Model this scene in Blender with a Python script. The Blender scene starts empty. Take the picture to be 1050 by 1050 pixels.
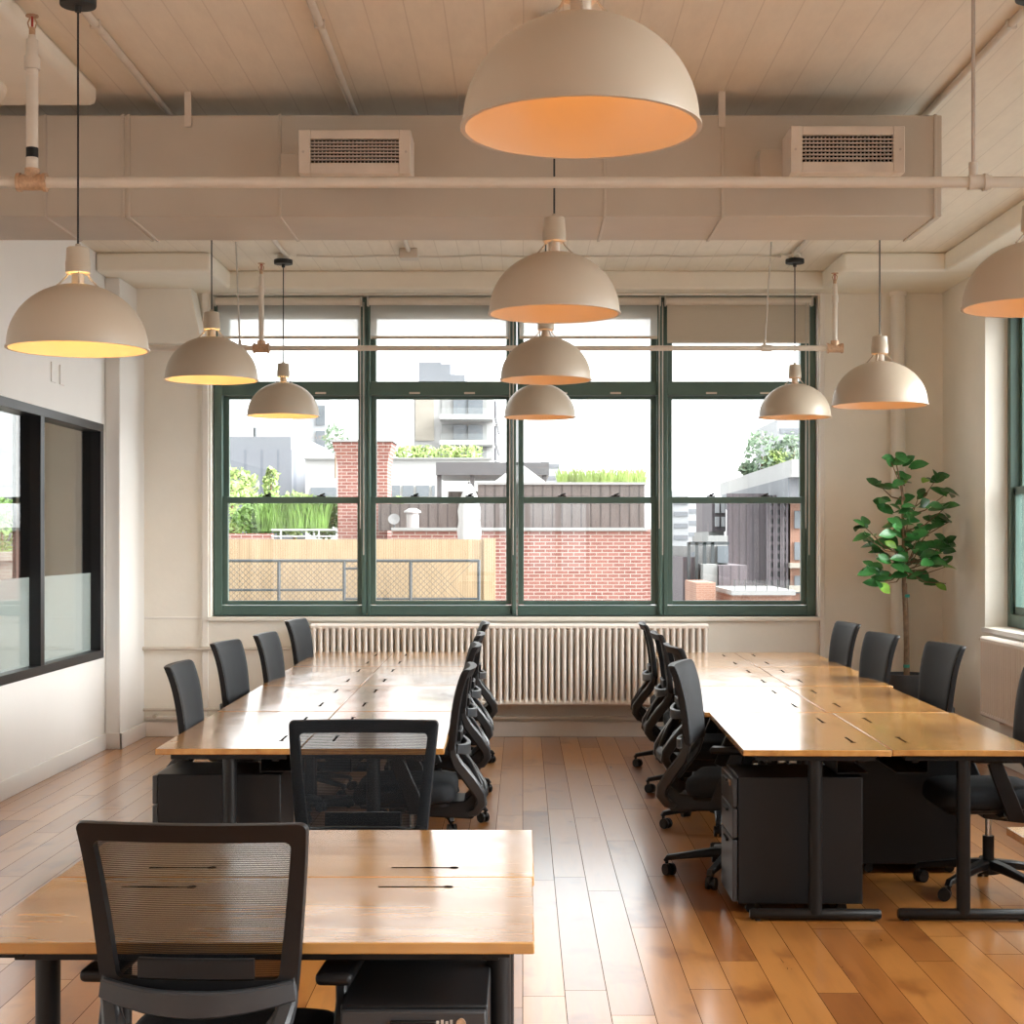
import bpy, bmesh, math, random
from mathutils import Vector, Matrix
R = math.radians
PI = math.pi
random.seed(7)
S = bpy.context.scene
COL = S.collection
H = 1.63            # eye height
F = 1590.0          # focal length in pixels of the 1050 px frame
VX, VY = 536.0, 555.0

def at(px, py, d):
    return Vector(((px - VX) * d / F, d, H - (py - VY) * d / F))
def ax(px, d): return (px - VX) * d / F
def az(py, d): return H - (py - VY) * d / F

# ------------------------------------------------------------------ mesh builder
class MB:
    def __init__(s): s.bm = bmesh.new()
    def box(s, x0, x1, y0, y1, z0, z1, M=None):
        c = [(x0,y0,z0),(x1,y0,z0),(x1,y1,z0),(x0,y1,z0),(x0,y0,z1),(x1,y0,z1),(x1,y1,z1),(x0,y1,z1)]
        v = [s.bm.verts.new((M @ Vector(p)) if M else p) for p in c]
        for f in ((0,3,2,1),(4,5,6,7),(0,1,5,4),(1,2,6,5),(2,3,7,6),(3,0,4,7)):
            s.bm.faces.new([v[i] for i in f])
        return s
    def rings(s, rr, cap0=True, cap1=True, closed=True):
        vs = [[s.bm.verts.new(p) for p in r] for r in rr]
        n = len(vs[0])
        for a, b in zip(vs, vs[1:]):
            for i in range(n if closed else n - 1):
                j = (i + 1) % n
                s.bm.faces.new((a[i], a[j], b[j], b[i]))
        if cap0: s.bm.faces.new(list(reversed(vs[0])))
        if cap1: s.bm.faces.new(vs[-1])
        return s
    def cyl(s, p0, p1, r0, r1=None, n=16, cap=True):
        r1 = r0 if r1 is None else r1
        p0, p1 = Vector(p0), Vector(p1)
        d = (p1 - p0).normalized()
        u = d.orthogonal().normalized(); w = d.cross(u)
        ring = lambda p, r: [p + r * (math.cos(2*PI*i/n) * u + math.sin(2*PI*i/n) * w) for i in range(n)]
        return s.rings([ring(p0, r0), ring(p1, r1)], cap, cap)
    def tube(s, pts, r, n=10):
        pts = [Vector(p) for p in pts]
        rs = r if isinstance(r, (list, tuple)) else [r] * len(pts)
        rr = []; u = None
        for i, p in enumerate(pts):
            d = (pts[min(i+1, len(pts)-1)] - pts[max(i-1, 0)]).normalized()
            if u is None: u = d.orthogonal().normalized()
            u = (u - d * u.dot(d)).normalized(); w = d.cross(u)
            rr.append([p + rs[i] * (math.cos(2*PI*k/n) * u + math.sin(2*PI*k/n) * w) for k in range(n)])
        return s.rings(rr)
    def sweep(s, pts, w, h, side=(1,0,0)):
        """rectangular bar (w along side, h across) with softened corners"""
        pts = [Vector(p) for p in pts]; side = Vector(side)
        ws = w if isinstance(w, (list, tuple)) else [w] * len(pts)
        hs = h if isinstance(h, (list, tuple)) else [h] * len(pts)
        rr = []
        for i, p in enumerate(pts):
            d = (pts[min(i+1, len(pts)-1)] - pts[max(i-1, 0)]).normalized()
            a = (side - d * side.dot(d)).normalized(); b = d.cross(a)
            ww, hh = ws[i] / 2, hs[i] / 2; c = min(ww, hh) * .4
            q = [(ww, hh-c),(ww-c, hh),(-ww+c, hh),(-ww, hh-c),(-ww, -hh+c),(-ww+c, -hh),(ww-c, -hh),(ww, -hh+c)]
            rr.append([p + a * x + b * y for x, y in q])
        return s.rings(rr)
    def lathe(s, prof, c=(0,0,0), n=32, M=None):
        rr = []
        for r, z in prof:
            ring = [Vector((c[0] + r*math.cos(2*PI*i/n), c[1] + r*math.sin(2*PI*i/n), c[2] + z)) for i in range(n)]
            if M: ring = [M @ p for p in ring]
            rr.append(ring)
        return s.rings(rr, True, True)
    def sphere(s, c, r, sub=2, sc=(1,1,1)):
        g = bmesh.ops.create_icosphere(s.bm, subdivisions=sub, radius=r)
        for v in g['verts']:
            v.co = Vector((v.co.x*sc[0] + c[0], v.co.y*sc[1] + c[1], v.co.z*sc[2] + c[2]))
        return s
    def face(s, pts):
        s.bm.faces.new([s.bm.verts.new(p) for p in pts]); return s
    def prism(s, poly, a, b, axis='y'):
        f = {'y': lambda u, v, t: (u, t, v), 'x': lambda u, v, t: (t, u, v), 'z': lambda u, v, t: (u, v, t)}[axis]
        return s.rings([[f(u, v, a) for u, v in poly], [f(u, v, b) for u, v in poly]])
    def build(s, name, mat, parent=None, bevel=0, loc=None, smooth=38, seg=2):
        bmesh.ops.recalc_face_normals(s.bm, faces=s.bm.faces)
        me = bpy.data.meshes.new(name); s.bm.to_mesh(me); s.bm.free()
        if smooth:
            me.shade_smooth(); me.set_sharp_from_angle(angle=R(smooth))
        me.materials.append(mat)
        o = bpy.data.objects.new(name, me); COL.objects.link(o)
        if parent: o.parent = parent
        if loc: o.location = loc
        if bevel:
            m = o.modifiers.new('Bevel', 'BEVEL'); m.width = bevel; m.segments = seg; m.limit_method = 'ANGLE'; m.angle_limit = R(40)
        return o

def tag(o, label=None, cat=None, group=None, kind=None):
    if label: o['label'] = label
    if cat: o['category'] = cat
    if group: o['group'] = group
    if kind: o['kind'] = kind
    return o
def empty(name, loc=(0,0,0), rz=0):
    o = bpy.data.objects.new(name, None); COL.objects.link(o)
    o.location = loc; o.rotation_euler = (0, 0, rz); o.empty_display_size = .1
    return o
def thing(name, label, cat, loc=(0,0,0), rz=0, group=None):
    return tag(empty(name, loc, rz), label, cat, group)
def struct(o, label=None):
    o['kind'] = 'structure'
    if label: o['label'] = label
    return o
def copy_tree(o, parent=None):
    c = o.copy(); COL.objects.link(c); c.parent = parent
    for ch in [x for x in KIDS.get(o.name, ())]:
        copy_tree(ch, c)
    return c
KIDS = {}
def index_kids(root):
    KIDS[root.name] = list(root.children)
    for ch in root.children: index_kids(ch)

# ------------------------------------------------------------------ materials
def newmat(name):
    m = bpy.data.materials.new(name); m.use_nodes = True
    nt = m.node_tree; b = nt.nodes['Principled BSDF']
    return m, nt, b
def N(nt, t, **k):
    n = nt.nodes.new(t)
    for a, v in k.items(): setattr(n, a, v)
    return n
def L(nt, a, b): nt.links.new(a, b)
def objcoord(nt, scale=(1,1,1), rot=(0,0,0), rnd=False):
    tc = N(nt, 'ShaderNodeTexCoord'); mp = N(nt, 'ShaderNodeMapping')
    mp.inputs['Scale'].default_value = scale; mp.inputs['Rotation'].default_value = rot
    if rnd:
        oi = N(nt, 'ShaderNodeObjectInfo'); mu = N(nt, 'ShaderNodeMath', operation='MULTIPLY'); mu.inputs[1].default_value = 37.0
        L(nt, oi.outputs['Random'], mu.inputs[0]); ad = N(nt, 'ShaderNodeVectorMath', operation='ADD')
        L(nt, tc.outputs['Object'], ad.inputs[0]); L(nt, mu.outputs[0], ad.inputs[1]); L(nt, ad.outputs[0], mp.inputs['Vector'])
    else:
        L(nt, tc.outputs['Object'], mp.inputs['Vector'])
    return mp.outputs['Vector']
def ramp(nt, fac, stops):
    r = N(nt, 'ShaderNodeValToRGB'); e = r.color_ramp.elements
    while len(e) < len(stops): e.new(.5)
    for el, (p, c) in zip(e, stops): el.position = p; el.color = (*c, 1)
    L(nt, fac, r.inputs['Fac']); return r.outputs['Color']
def noise(nt, vec, scale, detail=4, rough=.55):
    n = N(nt, 'ShaderNodeTexNoise'); n.inputs['Scale'].default_value = scale; n.inputs['Detail'].default_value = detail
    n.inputs['Roughness'].default_value = rough; L(nt, vec, n.inputs['Vector']); return n.outputs['Fac']
def bump(nt, b, h, strength, dist=.01):
    bp = N(nt, 'ShaderNodeBump'); bp.inputs['Strength'].default_value = strength; bp.inputs['Distance'].default_value = dist
    L(nt, h, bp.inputs['Height']); L(nt, bp.outputs['Normal'], b.inputs['Normal'])
def flat(name, col, rough=.6, metal=0, var=.08, scale=6, bmp=0, spec=.5):
    m, nt, b = newmat(name)
    v = objcoord(nt); f = noise(nt, v, scale)
    lo = tuple(c * (1 - var) for c in col); hi = tuple(min(1, c * (1 + var)) for c in col)
    L(nt, ramp(nt, f, [(.3, lo), (.7, hi)]), b.inputs['Base Color'])
    b.inputs['Roughness'].default_value = rough; b.inputs['Metallic'].default_value = metal
    b.inputs['Specular IOR Level'].default_value = spec
    if bmp: bump(nt, b, noise(nt, v, scale * 8, 3), bmp, .004)
    return m

M = {}
M['wall'] = flat('wall_paint', (.83,.79,.71), .62, var=.03, scale=2.5, bmp=.25)
M['wall_white'] = flat('partition_paint', (.76,.74,.71), .55, var=.015, scale=2)
M['trim'] = flat('trim_paint', (.80,.76,.70), .45, var=.03, scale=5)
M['cream_paint'] = flat('pipe_paint', (.62,.555,.475), .45, var=.05, scale=9)
M['duct'] = flat('duct_paint', (.52,.46,.385), .5, var=.04, scale=2.5, bmp=.1)
M['duct_seam'] = flat('duct_seam', (.48,.41,.36), .55)
M['vent'] = flat('vent_paint', (.64,.56,.48), .45)
M['painted_dark'] = flat('painted_dark', (.008,.006,.005), .9, spec=0)  # near-black without gloss, paints the darkness inside vents and cable slots
M['green'] = flat('window_green', (.080,.138,.116), .42, var=.08, scale=5)
M['black_metal'] = flat('black_metal', (.006,.0057,.006), .40, var=.1, spec=.3)
M['black_frame'] = flat('black_frame', (.008,.008,.0095), .34, var=.1, spec=.35)
M['plastic'] = flat('black_plastic', (.0065,.0065,.0075), .42, var=.1, scale=20, spec=.32)
M['grey_plastic'] = flat('grey_plastic', (.030,.032,.035), .34, var=.05, scale=20, spec=.45)
M['fabric'] = flat('seat_fabric', (.009,.0105,.013), .8, var=.2, scale=160, bmp=.3, spec=.3)
M['cabinet'] = flat('cabinet_paint', (.0075,.0072,.0078), .42, var=.1, scale=4, spec=.3)
M['drawer'] = flat('drawer_paint', (.03,.03,.032), .4, var=.06, scale=4)
M['chrome'] = flat('chrome', (.6,.6,.6), .2, 1, var=.02)
M['brass'] = flat('old_brass', (.50,.32,.20), .45, .3, var=.25, scale=60)
M['red'] = flat('red_bulb', (.35,.03,.015), .35)
M['lamp_paint'] = flat('lamp_paint', (.47,.395,.305), .38, var=.015, scale=3)
M['cord'] = flat('black_cord', (.012,.012,.012), .5)
M['cord_white'] = flat('pale_cord', (.50,.46,.41), .5)
M['radiator'] = flat('radiator_paint', (.79,.72,.65), .4, var=.03, scale=6)
M['soil'] = flat('soil', (.07,.05,.035), .95, var=.5, scale=60, bmp=1)
M['pot'] = flat('pot_glaze', (.045,.05,.055), .5, var=.15, scale=10)
M['bark'] = flat('bark', (.17,.105,.06), .85, var=.35, scale=40, bmp=.5)
M['leaf'] = flat('leaf_dark', (.035,.15,.035), .28, var=.45, scale=9)
M['leaf_young'] = flat('leaf_young', (.22,.45,.05), .35, var=.3, scale=9)
M['tie'] = flat('green_tie', (.02,.22,.16), .5)
M['soffit'] = flat('soffit_paint', (.82,.77,.67), .6, var=.03, scale=3, bmp=.2)

def plank_floor():
    m, nt, b = newmat('floor_planks')
    tc = N(nt, 'ShaderNodeTexCoord'); sp = N(nt, 'ShaderNodeSeparateXYZ'); L(nt, tc.outputs['Object'], sp.inputs[0])
    def math_(op, a, v=None, v2=None):
        n = N(nt, 'ShaderNodeMath', operation=op)
        if hasattr(a, 'is_output'): L(nt, a, n.inputs[0])
        else: n.inputs[0].default_value = a
        if v is not None:
            if hasattr(v, 'is_output'): L(nt, v, n.inputs[1])
            else: n.inputs[1].default_value = v
        return n.outputs[0]
    W, LEN = .152, 1.9
    u = math_('DIVIDE', sp.outputs['X'], W); iu = math_('FLOOR', u); fu = math_('SUBTRACT', u, iu)
    wn = N(nt, 'ShaderNodeTexWhiteNoise', noise_dimensions='1D'); L(nt, iu, wn.inputs['W'])
    off = math_('MULTIPLY', wn.outputs['Value'], 7.0)
    v = math_('ADD', math_('DIVIDE', sp.outputs['Y'], LEN), off); iv = math_('FLOOR', v); fv = math_('SUBTRACT', v, iv)
    cb = N(nt, 'ShaderNodeCombineXYZ'); L(nt, iu, cb.inputs[0]); L(nt, iv, cb.inputs[1])
    w2 = N(nt, 'ShaderNodeTexWhiteNoise', noise_dimensions='3D'); L(nt, cb.outputs[0], w2.inputs['Vector'])
    # grain, shifted per plank
    ad = N(nt, 'ShaderNodeVectorMath', operation='MULTIPLY_ADD'); L(nt, w2.outputs['Color'], ad.inputs[0]); ad.inputs[1].default_value = (9,9,9); L(nt, tc.outputs['Object'], ad.inputs[2])
    mp = N(nt, 'ShaderNodeMapping'); mp.inputs['Scale'].default_value = (9, .9, 1); L(nt, ad.outputs[0], mp.inputs['Vector'])
    g = noise(nt, mp.outputs[0], 2.2, 6, .62)
    mp2 = N(nt, 'ShaderNodeMapping'); mp2.inputs['Scale'].default_value = (1.6, 1.0, 1); L(nt, ad.outputs[0], mp2.inputs['Vector'])
    g2 = noise(nt, mp2.outputs[0], 2.6, 3, .5)
    base = ramp(nt, w2.outputs['Value'], [(0, (.25,.085,.018)), (.35, (.38,.150,.034)), (.75, (.48,.210,.054)), (1, (.30,.108,.024))])
    mix = N(nt, 'ShaderNodeMix', data_type='RGBA', blend_type='MULTIPLY'); mix.inputs['Factor'].default_value = .75
    L(nt, base, mix.inputs['A']); L(nt, ramp(nt, g, [(.25, (.66,.58,.53)), (.52, (1,1,1)), (.75, (1.0,1.0,1.0))]), mix.inputs['B'])
    mixk = N(nt, 'ShaderNodeMix', data_type='RGBA', blend_type='MULTIPLY'); mixk.inputs['Factor'].default_value = .8
    L(nt, mix.outputs['Result'], mixk.inputs['A']); L(nt, ramp(nt, g2, [(.27, (.48,.36,.28)), (.42, (1,1,1))]), mixk.inputs['B'])
    gu = math_('LESS_THAN', math_('ABSOLUTE', math_('SUBTRACT', fu, .5)), .4915)
    gv = math_('LESS_THAN', math_('ABSOLUTE', math_('SUBTRACT', fv, .5)), .4990)
    gap = math_('MULTIPLY', gu, gv)
    m2 = N(nt, 'ShaderNodeMix', data_type='RGBA'); L(nt, gap, m2.inputs['Factor']); m2.inputs['A'].default_value = (.06,.028,.014,1)
    L(nt, mixk.outputs['Result'], m2.inputs['B']); L(nt, m2.outputs['Result'], b.inputs['Base Color'])
    rg = N(nt, 'ShaderNodeMapRange'); b.inputs['Coat Weight'].default_value = .8; b.inputs['Coat IOR'].default_value = 1.5; b.inputs['Coat Roughness'].default_value = .16
    rg.inputs['To Min'].default_value = .24; rg.inputs['To Max'].default_value = .36
    L(nt, g, rg.inputs['Value']); L(nt, rg.outputs[0], b.inputs['Roughness'])
    L(nt, math_('MULTIPLY', gap, .8), b.inputs['Coat Weight']); L(nt, math_('MULTIPLY', gap, .5), b.inputs['Specular IOR Level'])
    hh = math_('ADD', math_('MULTIPLY', g, .15), gap); bump(nt, b, hh, .35, .003)
    return m
M['floor'] = plank_floor()

def wood_top(name, cols, axis='x'):
    m, nt, b = newmat(name)
    v = objcoord(nt, (.8, 7, 7), rnd=True)
    g = noise(nt, v, 2.0, 6, .6)
    v2 = objcoord(nt, (1.2, 2.2, 1), rnd=True); k = noise(nt, v2, 2.5, 4, .6)
    v3 = objcoord(nt, (.001, 3.4, .001), rnd=True); st = N(nt, 'ShaderNodeTexWhiteNoise', noise_dimensions='3D')
    fl = N(nt, 'ShaderNodeVectorMath', operation='FLOOR'); L(nt, v3, fl.inputs[0]); L(nt, fl.outputs[0], st.inputs['Vector'])
    c = ramp(nt, g, [(.28, cols[0]), (.5, cols[1]), (.72, cols[2])])
    mx = N(nt, 'ShaderNodeMix', data_type='RGBA', blend_type='MULTIPLY'); mx.inputs['Factor'].default_value = .7
    L(nt, c, mx.inputs['A']); L(nt, ramp(nt, k, [(.3, (.72,.62,.52)), (.55, (1,1,1))]), mx.inputs['B'])
    mx2 = N(nt, 'ShaderNodeMix', data_type='RGBA', blend_type='MULTIPLY'); mx2.inputs['Factor'].default_value = .35
    L(nt, mx.outputs['Result'], mx2.inputs['A']); L(nt, ramp(nt, st.outputs['Value'], [(0, (.7,.62,.55)), (1, (1,1,1))]), mx2.inputs['B'])
    L(nt, mx2.outputs['Result'], b.inputs['Base Color'])
    rg = N(nt, 'ShaderNodeMapRange'); b.inputs['Coat Weight'].default_value = .75; b.inputs['Coat IOR'].default_value = 1.5; b.inputs['Coat Roughness'].default_value = .14
    rg.inputs['To Min'].default_value = .20; rg.inputs['To Max'].default_value = .30
    L(nt, k, rg.inputs['Value']); L(nt, rg.outputs[0], b.inputs['Roughness'])
    cr = N(nt, 'ShaderNodeMapRange'); cr.inputs['From Min'].default_value = .35; cr.inputs['From Max'].default_value = .65; cr.inputs['To Min'].default_value = .22; cr.inputs['To Max'].default_value = .09
    L(nt, k, cr.inputs['Value']); L(nt, cr.outputs[0], b.inputs['Coat Roughness'])
    bump(nt, b, g, .12, .002)
    return m
M['desk'] = wood_top('desk_wood', [(.35,.155,.040), (.46,.23,.062), (.53,.285,.088)])
M['desk_edge'] = flat('desk_edge', (.46,.20,.05), .45, var=.2, scale=20)

def ceiling_boards():
    m, nt, b = newmat('ceiling_boards')
    tc = N(nt, 'ShaderNodeTexCoord'); sp = N(nt, 'ShaderNodeSeparateXYZ'); L(nt, tc.outputs['Object'], sp.inputs[0])
    d = N(nt, 'ShaderNodeMath', operation='DIVIDE'); d.inputs[1].default_value = .165; L(nt, sp.outputs['X'], d.inputs[0])
    fr = N(nt, 'ShaderNodeMath', operation='FRACT'); L(nt, d.outputs[0], fr.inputs[0])
    gp = N(nt, 'ShaderNodeMath', operation='GREATER_THAN'); gp.inputs[1].default_value = .035; L(nt, fr.outputs[0], gp.inputs[0])
    v = objcoord(nt, (4, 1, 1)); n = noise(nt, v, 3, 6, .65)
    c = ramp(nt, n, [(.25, (.72,.645,.54)), (.6, (.79,.71,.595)), (.8, (.81,.73,.61))])
    mx = N(nt, 'ShaderNodeMix', data_type='RGBA'); L(nt, gp.outputs[0], mx.inputs['Factor']); mx.inputs['A'].default_value = (.66,.58,.48,1)
    L(nt, c, mx.inputs['B']); L(nt, mx.outputs['Result'], b.inputs['Base Color']); b.inputs['Roughness'].default_value = .6
    ad = N(nt, 'ShaderNodeMath', operation='MULTIPLY_ADD'); L(nt, n, ad.inputs[0]); ad.inputs[1].default_value = .5; L(nt, gp.outputs[0], ad.inputs[2])
    bump(nt, b, ad.outputs[0], .5, .006)
    return m
M['ceiling'] = ceiling_boards()

def glass(name, tint=(.97,.985,.98), ior=1.5):
    m, nt, b = newmat(name); nt.nodes.remove(b)
    out = nt.nodes['Material Output']
    t = N(nt, 'ShaderNodeBsdfTransparent'); t.inputs[0].default_value = (*tint, 1)
    g = N(nt, 'ShaderNodeBsdfGlossy'); g.inputs['Roughness'].default_value = .0
    fr = N(nt, 'ShaderNodeFresnel')
    ge = N(nt, 'ShaderNodeNewGeometry'); mi = N(nt, 'ShaderNodeMix', data_type='FLOAT'); mi.inputs['A'].default_value = ior; mi.inputs['B'].default_value = 1 / ior
    L(nt, ge.outputs['Backfacing'], mi.inputs['Factor']); L(nt, mi.outputs['Result'], fr.inputs[0])
    mx = N(nt, 'ShaderNodeMixShader'); L(nt, fr.outputs[0], mx.inputs[0]); L(nt, t.outputs[0], mx.inputs[1]); L(nt, g.outputs[0], mx.inputs[2])
    L(nt, mx.outputs[0], out.inputs[0]); return m
M['glass'] = glass('window_glass')
M['glass_left'] = glass('partition_glass', (.93,.94,.93))

def sheer(name, col, trans, transl=.6):
    m, nt, b = newmat(name); nt.nodes.remove(b)
    out = nt.nodes['Material Output']
    d = N(nt, 'ShaderNodeBsdfDiffuse'); tl = N(nt, 'ShaderNodeBsdfTranslucent'); t = N(nt, 'ShaderNodeBsdfTransparent')
    f = noise(nt, objcoord(nt, (1, 1, 30)), 20, 2)
    c = ramp(nt, f, [(.3, tuple(x*.95 for x in col)), (.7, col)])
    L(nt, c, d.inputs[0]); L(nt, c, tl.inputs[0])
    m1 = N(nt, 'ShaderNodeMixShader'); m1.inputs[0].default_value = transl; L(nt, d.outputs[0], m1.inputs[1]); L(nt, tl.outputs[0], m1.inputs[2])
    m2 = N(nt, 'ShaderNodeMixShader'); m2.inputs[0].default_value = trans; L(nt, m1.outputs[0], m2.inputs[1]); L(nt, t.outputs[0], m2.inputs[2])
    L(nt, m2.outputs[0], out.inputs[0]); return m
M['sheer'] = sheer('sheer_shade', (.84,.82,.78), .48, .5)
M['opaque_shade'] = sheer('beige_shade', (.60,.54,.45), .0, .12)
M['frosted'] = sheer('frosted_film', (.86,.92,.92), .08, .45)

def mesh_fabric():
    m, nt, b = newmat('chair_mesh')
    out = nt.nodes['Material Output']
    b.inputs['Base Color'].default_value = (.0075,.0092,.0115,1); b.inputs['Roughness'].default_value = .6
    b.inputs['Specular IOR Level'].default_value = .16; b.inputs['Sheen Weight'].default_value = .03; b.inputs['Sheen Roughness'].default_value = .5
    v = objcoord(nt); sp = N(nt, 'ShaderNodeSeparateXYZ'); L(nt, v, sp.inputs[0])
    k = N(nt, 'ShaderNodeMath', operation='MULTIPLY'); k.inputs[1].default_value = 210; L(nt, sp.outputs['Z'], k.inputs[0])
    fr = N(nt, 'ShaderNodeMath', operation='FRACT'); L(nt, k.outputs[0], fr.inputs[0])
    gt = N(nt, 'ShaderNodeMath', operation='GREATER_THAN'); gt.inputs[1].default_value = .45; L(nt, fr.outputs[0], gt.inputs[0])
    # the threads close up when the weave is seen edge-on
    lw = N(nt, 'ShaderNodeLayerWeight'); lw.inputs[0].default_value = .42
    mr = N(nt, 'ShaderNodeMapRange'); mr.inputs['From Min'].default_value = .16; mr.inputs['From Max'].default_value = .42
    mr.inputs['To Min'].default_value = 0; mr.inputs['To Max'].default_value = 1; L(nt, lw.outputs['Facing'], mr.inputs['Value'])
    a = N(nt, 'ShaderNodeMath', operation='MULTIPLY_ADD'); L(nt, gt.outputs[0], a.inputs[0]); a.inputs[1].default_value = .28; a.inputs[2].default_value = .60
    mxx = N(nt, 'ShaderNodeMath', operation='MAXIMUM'); L(nt, a.outputs[0], mxx.inputs[0]); L(nt, mr.outputs[0], mxx.inputs[1])
    t = N(nt, 'ShaderNodeBsdfTransparent'); ms = N(nt, 'ShaderNodeMixShader')
    L(nt, mxx.outputs[0], ms.inputs[0]); L(nt, t.outputs[0], ms.inputs[1]); L(nt, b.outputs[0], ms.inputs[2])
    L(nt, ms.outputs[0], out.inputs[0]); return m
M['mesh'] = mesh_fabric()

def emit(name, col, st):
    m, nt, b = newmat(name); b.inputs['Base Color'].default_value = (*col, 1)
    b.inputs['Emission Color'].default_value = (*col, 1); b.inputs['Emission Strength'].default_value = st
    return m
M['bulb_amber'] = emit('bulb_amber', (1, .42, .10), 11.0)
M['bulb_warm'] = emit('bulb_warm', (1, .60, .20), 34.0)

def brick(name, c1, c2, mortar, rot=(R(90),0,0), scale=1.0):
    m, nt, b = newmat(name)
    v = objcoord(nt, (1,1,1), rot)
    br = N(nt, 'ShaderNodeTexBrick'); L(nt, v, br.inputs['Vector'])
    br.inputs['Scale'].default_value = scale; br.inputs['Color1'].default_value = (*c1,1); br.inputs['Color2'].default_value = (*c2,1); br.inputs['Mortar'].default_value = (*mortar,1)
    br.inputs['Brick Width'].default_value = .19; br.inputs['Row Height'].default_value = .060; br.inputs['Mortar Size'].default_value = .008
    mx = N(nt, 'ShaderNodeMix', data_type='RGBA', blend_type='MULTIPLY'); mx.inputs['Factor'].default_value = .6
    L(nt, br.outputs['Color'], mx.inputs['A']); L(nt, ramp(nt, noise(nt, v, 1.3, 4), [(.3, (.8,.75,.72)), (.6, (1,1,1))]), mx.inputs['B'])
    L(nt, mx.outputs['Result'], b.inputs['Base Color']); b.inputs['Roughness'].default_value = .85
    return m
M['brick'] = brick('red_brick', (0.168,0.055,0.044), (0.218,0.084,0.067), (0.302,0.252,0.223))
M['brick_far'] = brick('orange_brick', (0.252,0.118,0.076), (0.286,0.147,0.097), (0.319,0.218,0.176))
def stripes(name, ca, cb, period, axis='X', soft=.5, var=None):
    m, nt, b = newmat(name)
    v = objcoord(nt); sp = N(nt, 'ShaderNodeSeparateXYZ'); L(nt, v, sp.inputs[0])
    d = N(nt, 'ShaderNodeMath', operation='DIVIDE'); d.inputs[1].default_value = period; L(nt, sp.outputs[axis], d.inputs[0])
    fr = N(nt, 'ShaderNodeMath', operation='FRACT'); L(nt, d.outputs[0], fr.inputs[0])
    c = ramp(nt, fr.outputs[0], [(0, cb), (.12, cb), (.22, ca), (1, ca)])
    mx = N(nt, 'ShaderNodeMix', data_type='RGBA', blend_type='MULTIPLY'); mx.inputs['Factor'].default_value = soft
    sc = (8, 8, 1.2)
    L(nt, c, mx.inputs['A']); L(nt, ramp(nt, noise(nt, objcoord(nt, sc), 1.4, 4), [(.3, (.62,.58,.55)), (.65, (1,1,1))]), mx.inputs['B'])
    L(nt, mx.outputs['Result'], b.inputs['Base Color']); b.inputs['Roughness'].default_value = .75
    return m
M['bamboo'] = stripes('bamboo_reed', (0.319,0.231,0.139), (0.227,0.151,0.084), .035, 'X', .5)
M['boards'] = stripes('weathered_boards', (0.105,0.089,0.084), (0.046,0.039,0.037), .17, 'X', .7)
M['corrugated'] = stripes('corrugated_metal', (0.155,0.164,0.185), (0.113,0.122,0.144), .55, 'X', .1)
M['ribbed'] = stripes('ribbed_cladding', (0.105,0.088,0.099), (0.059,0.050,0.057), .27, 'X', .5)
M['white_render'] = flat('white_render', (0.336,0.336,0.332), .8, var=.04, scale=1)
M['pale_concrete'] = flat('pale_concrete', (0.227,0.227,0.223), .8, var=.06, scale=1)
M['grey_concrete'] = flat('grey_concrete', (0.143,0.143,0.143), .8, var=.1, scale=1)
M['haze_tower'] = flat('hazed_tower', (0.302,0.311,0.323), .8, var=.03, scale=.2)  # paleness is distance haze put into the wall colour
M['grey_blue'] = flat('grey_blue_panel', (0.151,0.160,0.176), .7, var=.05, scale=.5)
M['win_far'] = flat('far_glass', (.12,.135,.15), .25, var=.2, scale=.6)
M['win_dark'] = flat('dark_glass', (.06,.06,.07), .25, var=.3, scale=.6)
M['pergola'] = flat('pergola_grey', (0.085,0.085,0.090), .6)
M['fence_metal'] = flat('fence_metal', (.035,.04,.043), .5)
M['umbrella'] = flat('white_canvas', (0.336,0.332,0.328), .8, var=.04, scale=4)
M['roof_gravel'] = flat('roof_gravel', (0.324,0.316,0.300), .9, var=.2, scale=3)
M['shrub'] = flat('shrub_leaf', (0.120,0.215,0.045), .6, var=.6, scale=2.5)
M['shrub_pale'] = flat('shrub_pale', (0.220,0.300,0.085), .6, var=.5, scale=2.5)
M['tree_far'] = flat('far_leaf', (0.120,0.175,0.110), .7, var=.4, scale=1)
M['street'] = flat('street', (0.203,0.203,0.203), .9, scale=.1)
M['cornice'] = flat('stone_cornice', (0.277,0.252,0.214), .8, var=.06, scale=2)

# ------------------------------------------------------------------ the room
XL, XR, YF, YB, ZC = -3.28, 3.513, 12.96, -6.5, 3.85
ZS = 3.70
WX0, WX1 = ax(216, YF), ax(839, YF)     # front window opening
WZ0, WZ1 = 1.0, 3.685
o = struct(MB().box(-6.6, 4.1, YB - .3, 13.3, -.2, 0).build('floor', M['floor']))
o = struct(MB().box(-6.6, 4.1, YB - .3, 13.3, ZC, ZC + .25).build('ceiling', M['ceiling']))
b = MB()
LW0, LW1 = -5.9, -4.235                   # window of the side room
b.box(-6.6, LW0, YF, YF + .34, 0, ZC); b.box(LW1, WX0, YF, YF + .34, 0, ZC); b.box(WX1, 4.1, YF, YF + .34, 0, ZC)
b.box(WX0, WX1, YF, YF + .34, 0, WZ0); b.box(WX0, WX1, YF, YF + .34, WZ1, ZC)
b.box(LW0, LW1, YF, YF + .34, 0, 1.0); b.box(LW0, LW1, YF, YF + .34, 3.2, ZC)
struct(b.build('wall_front', M['wall']))
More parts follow.
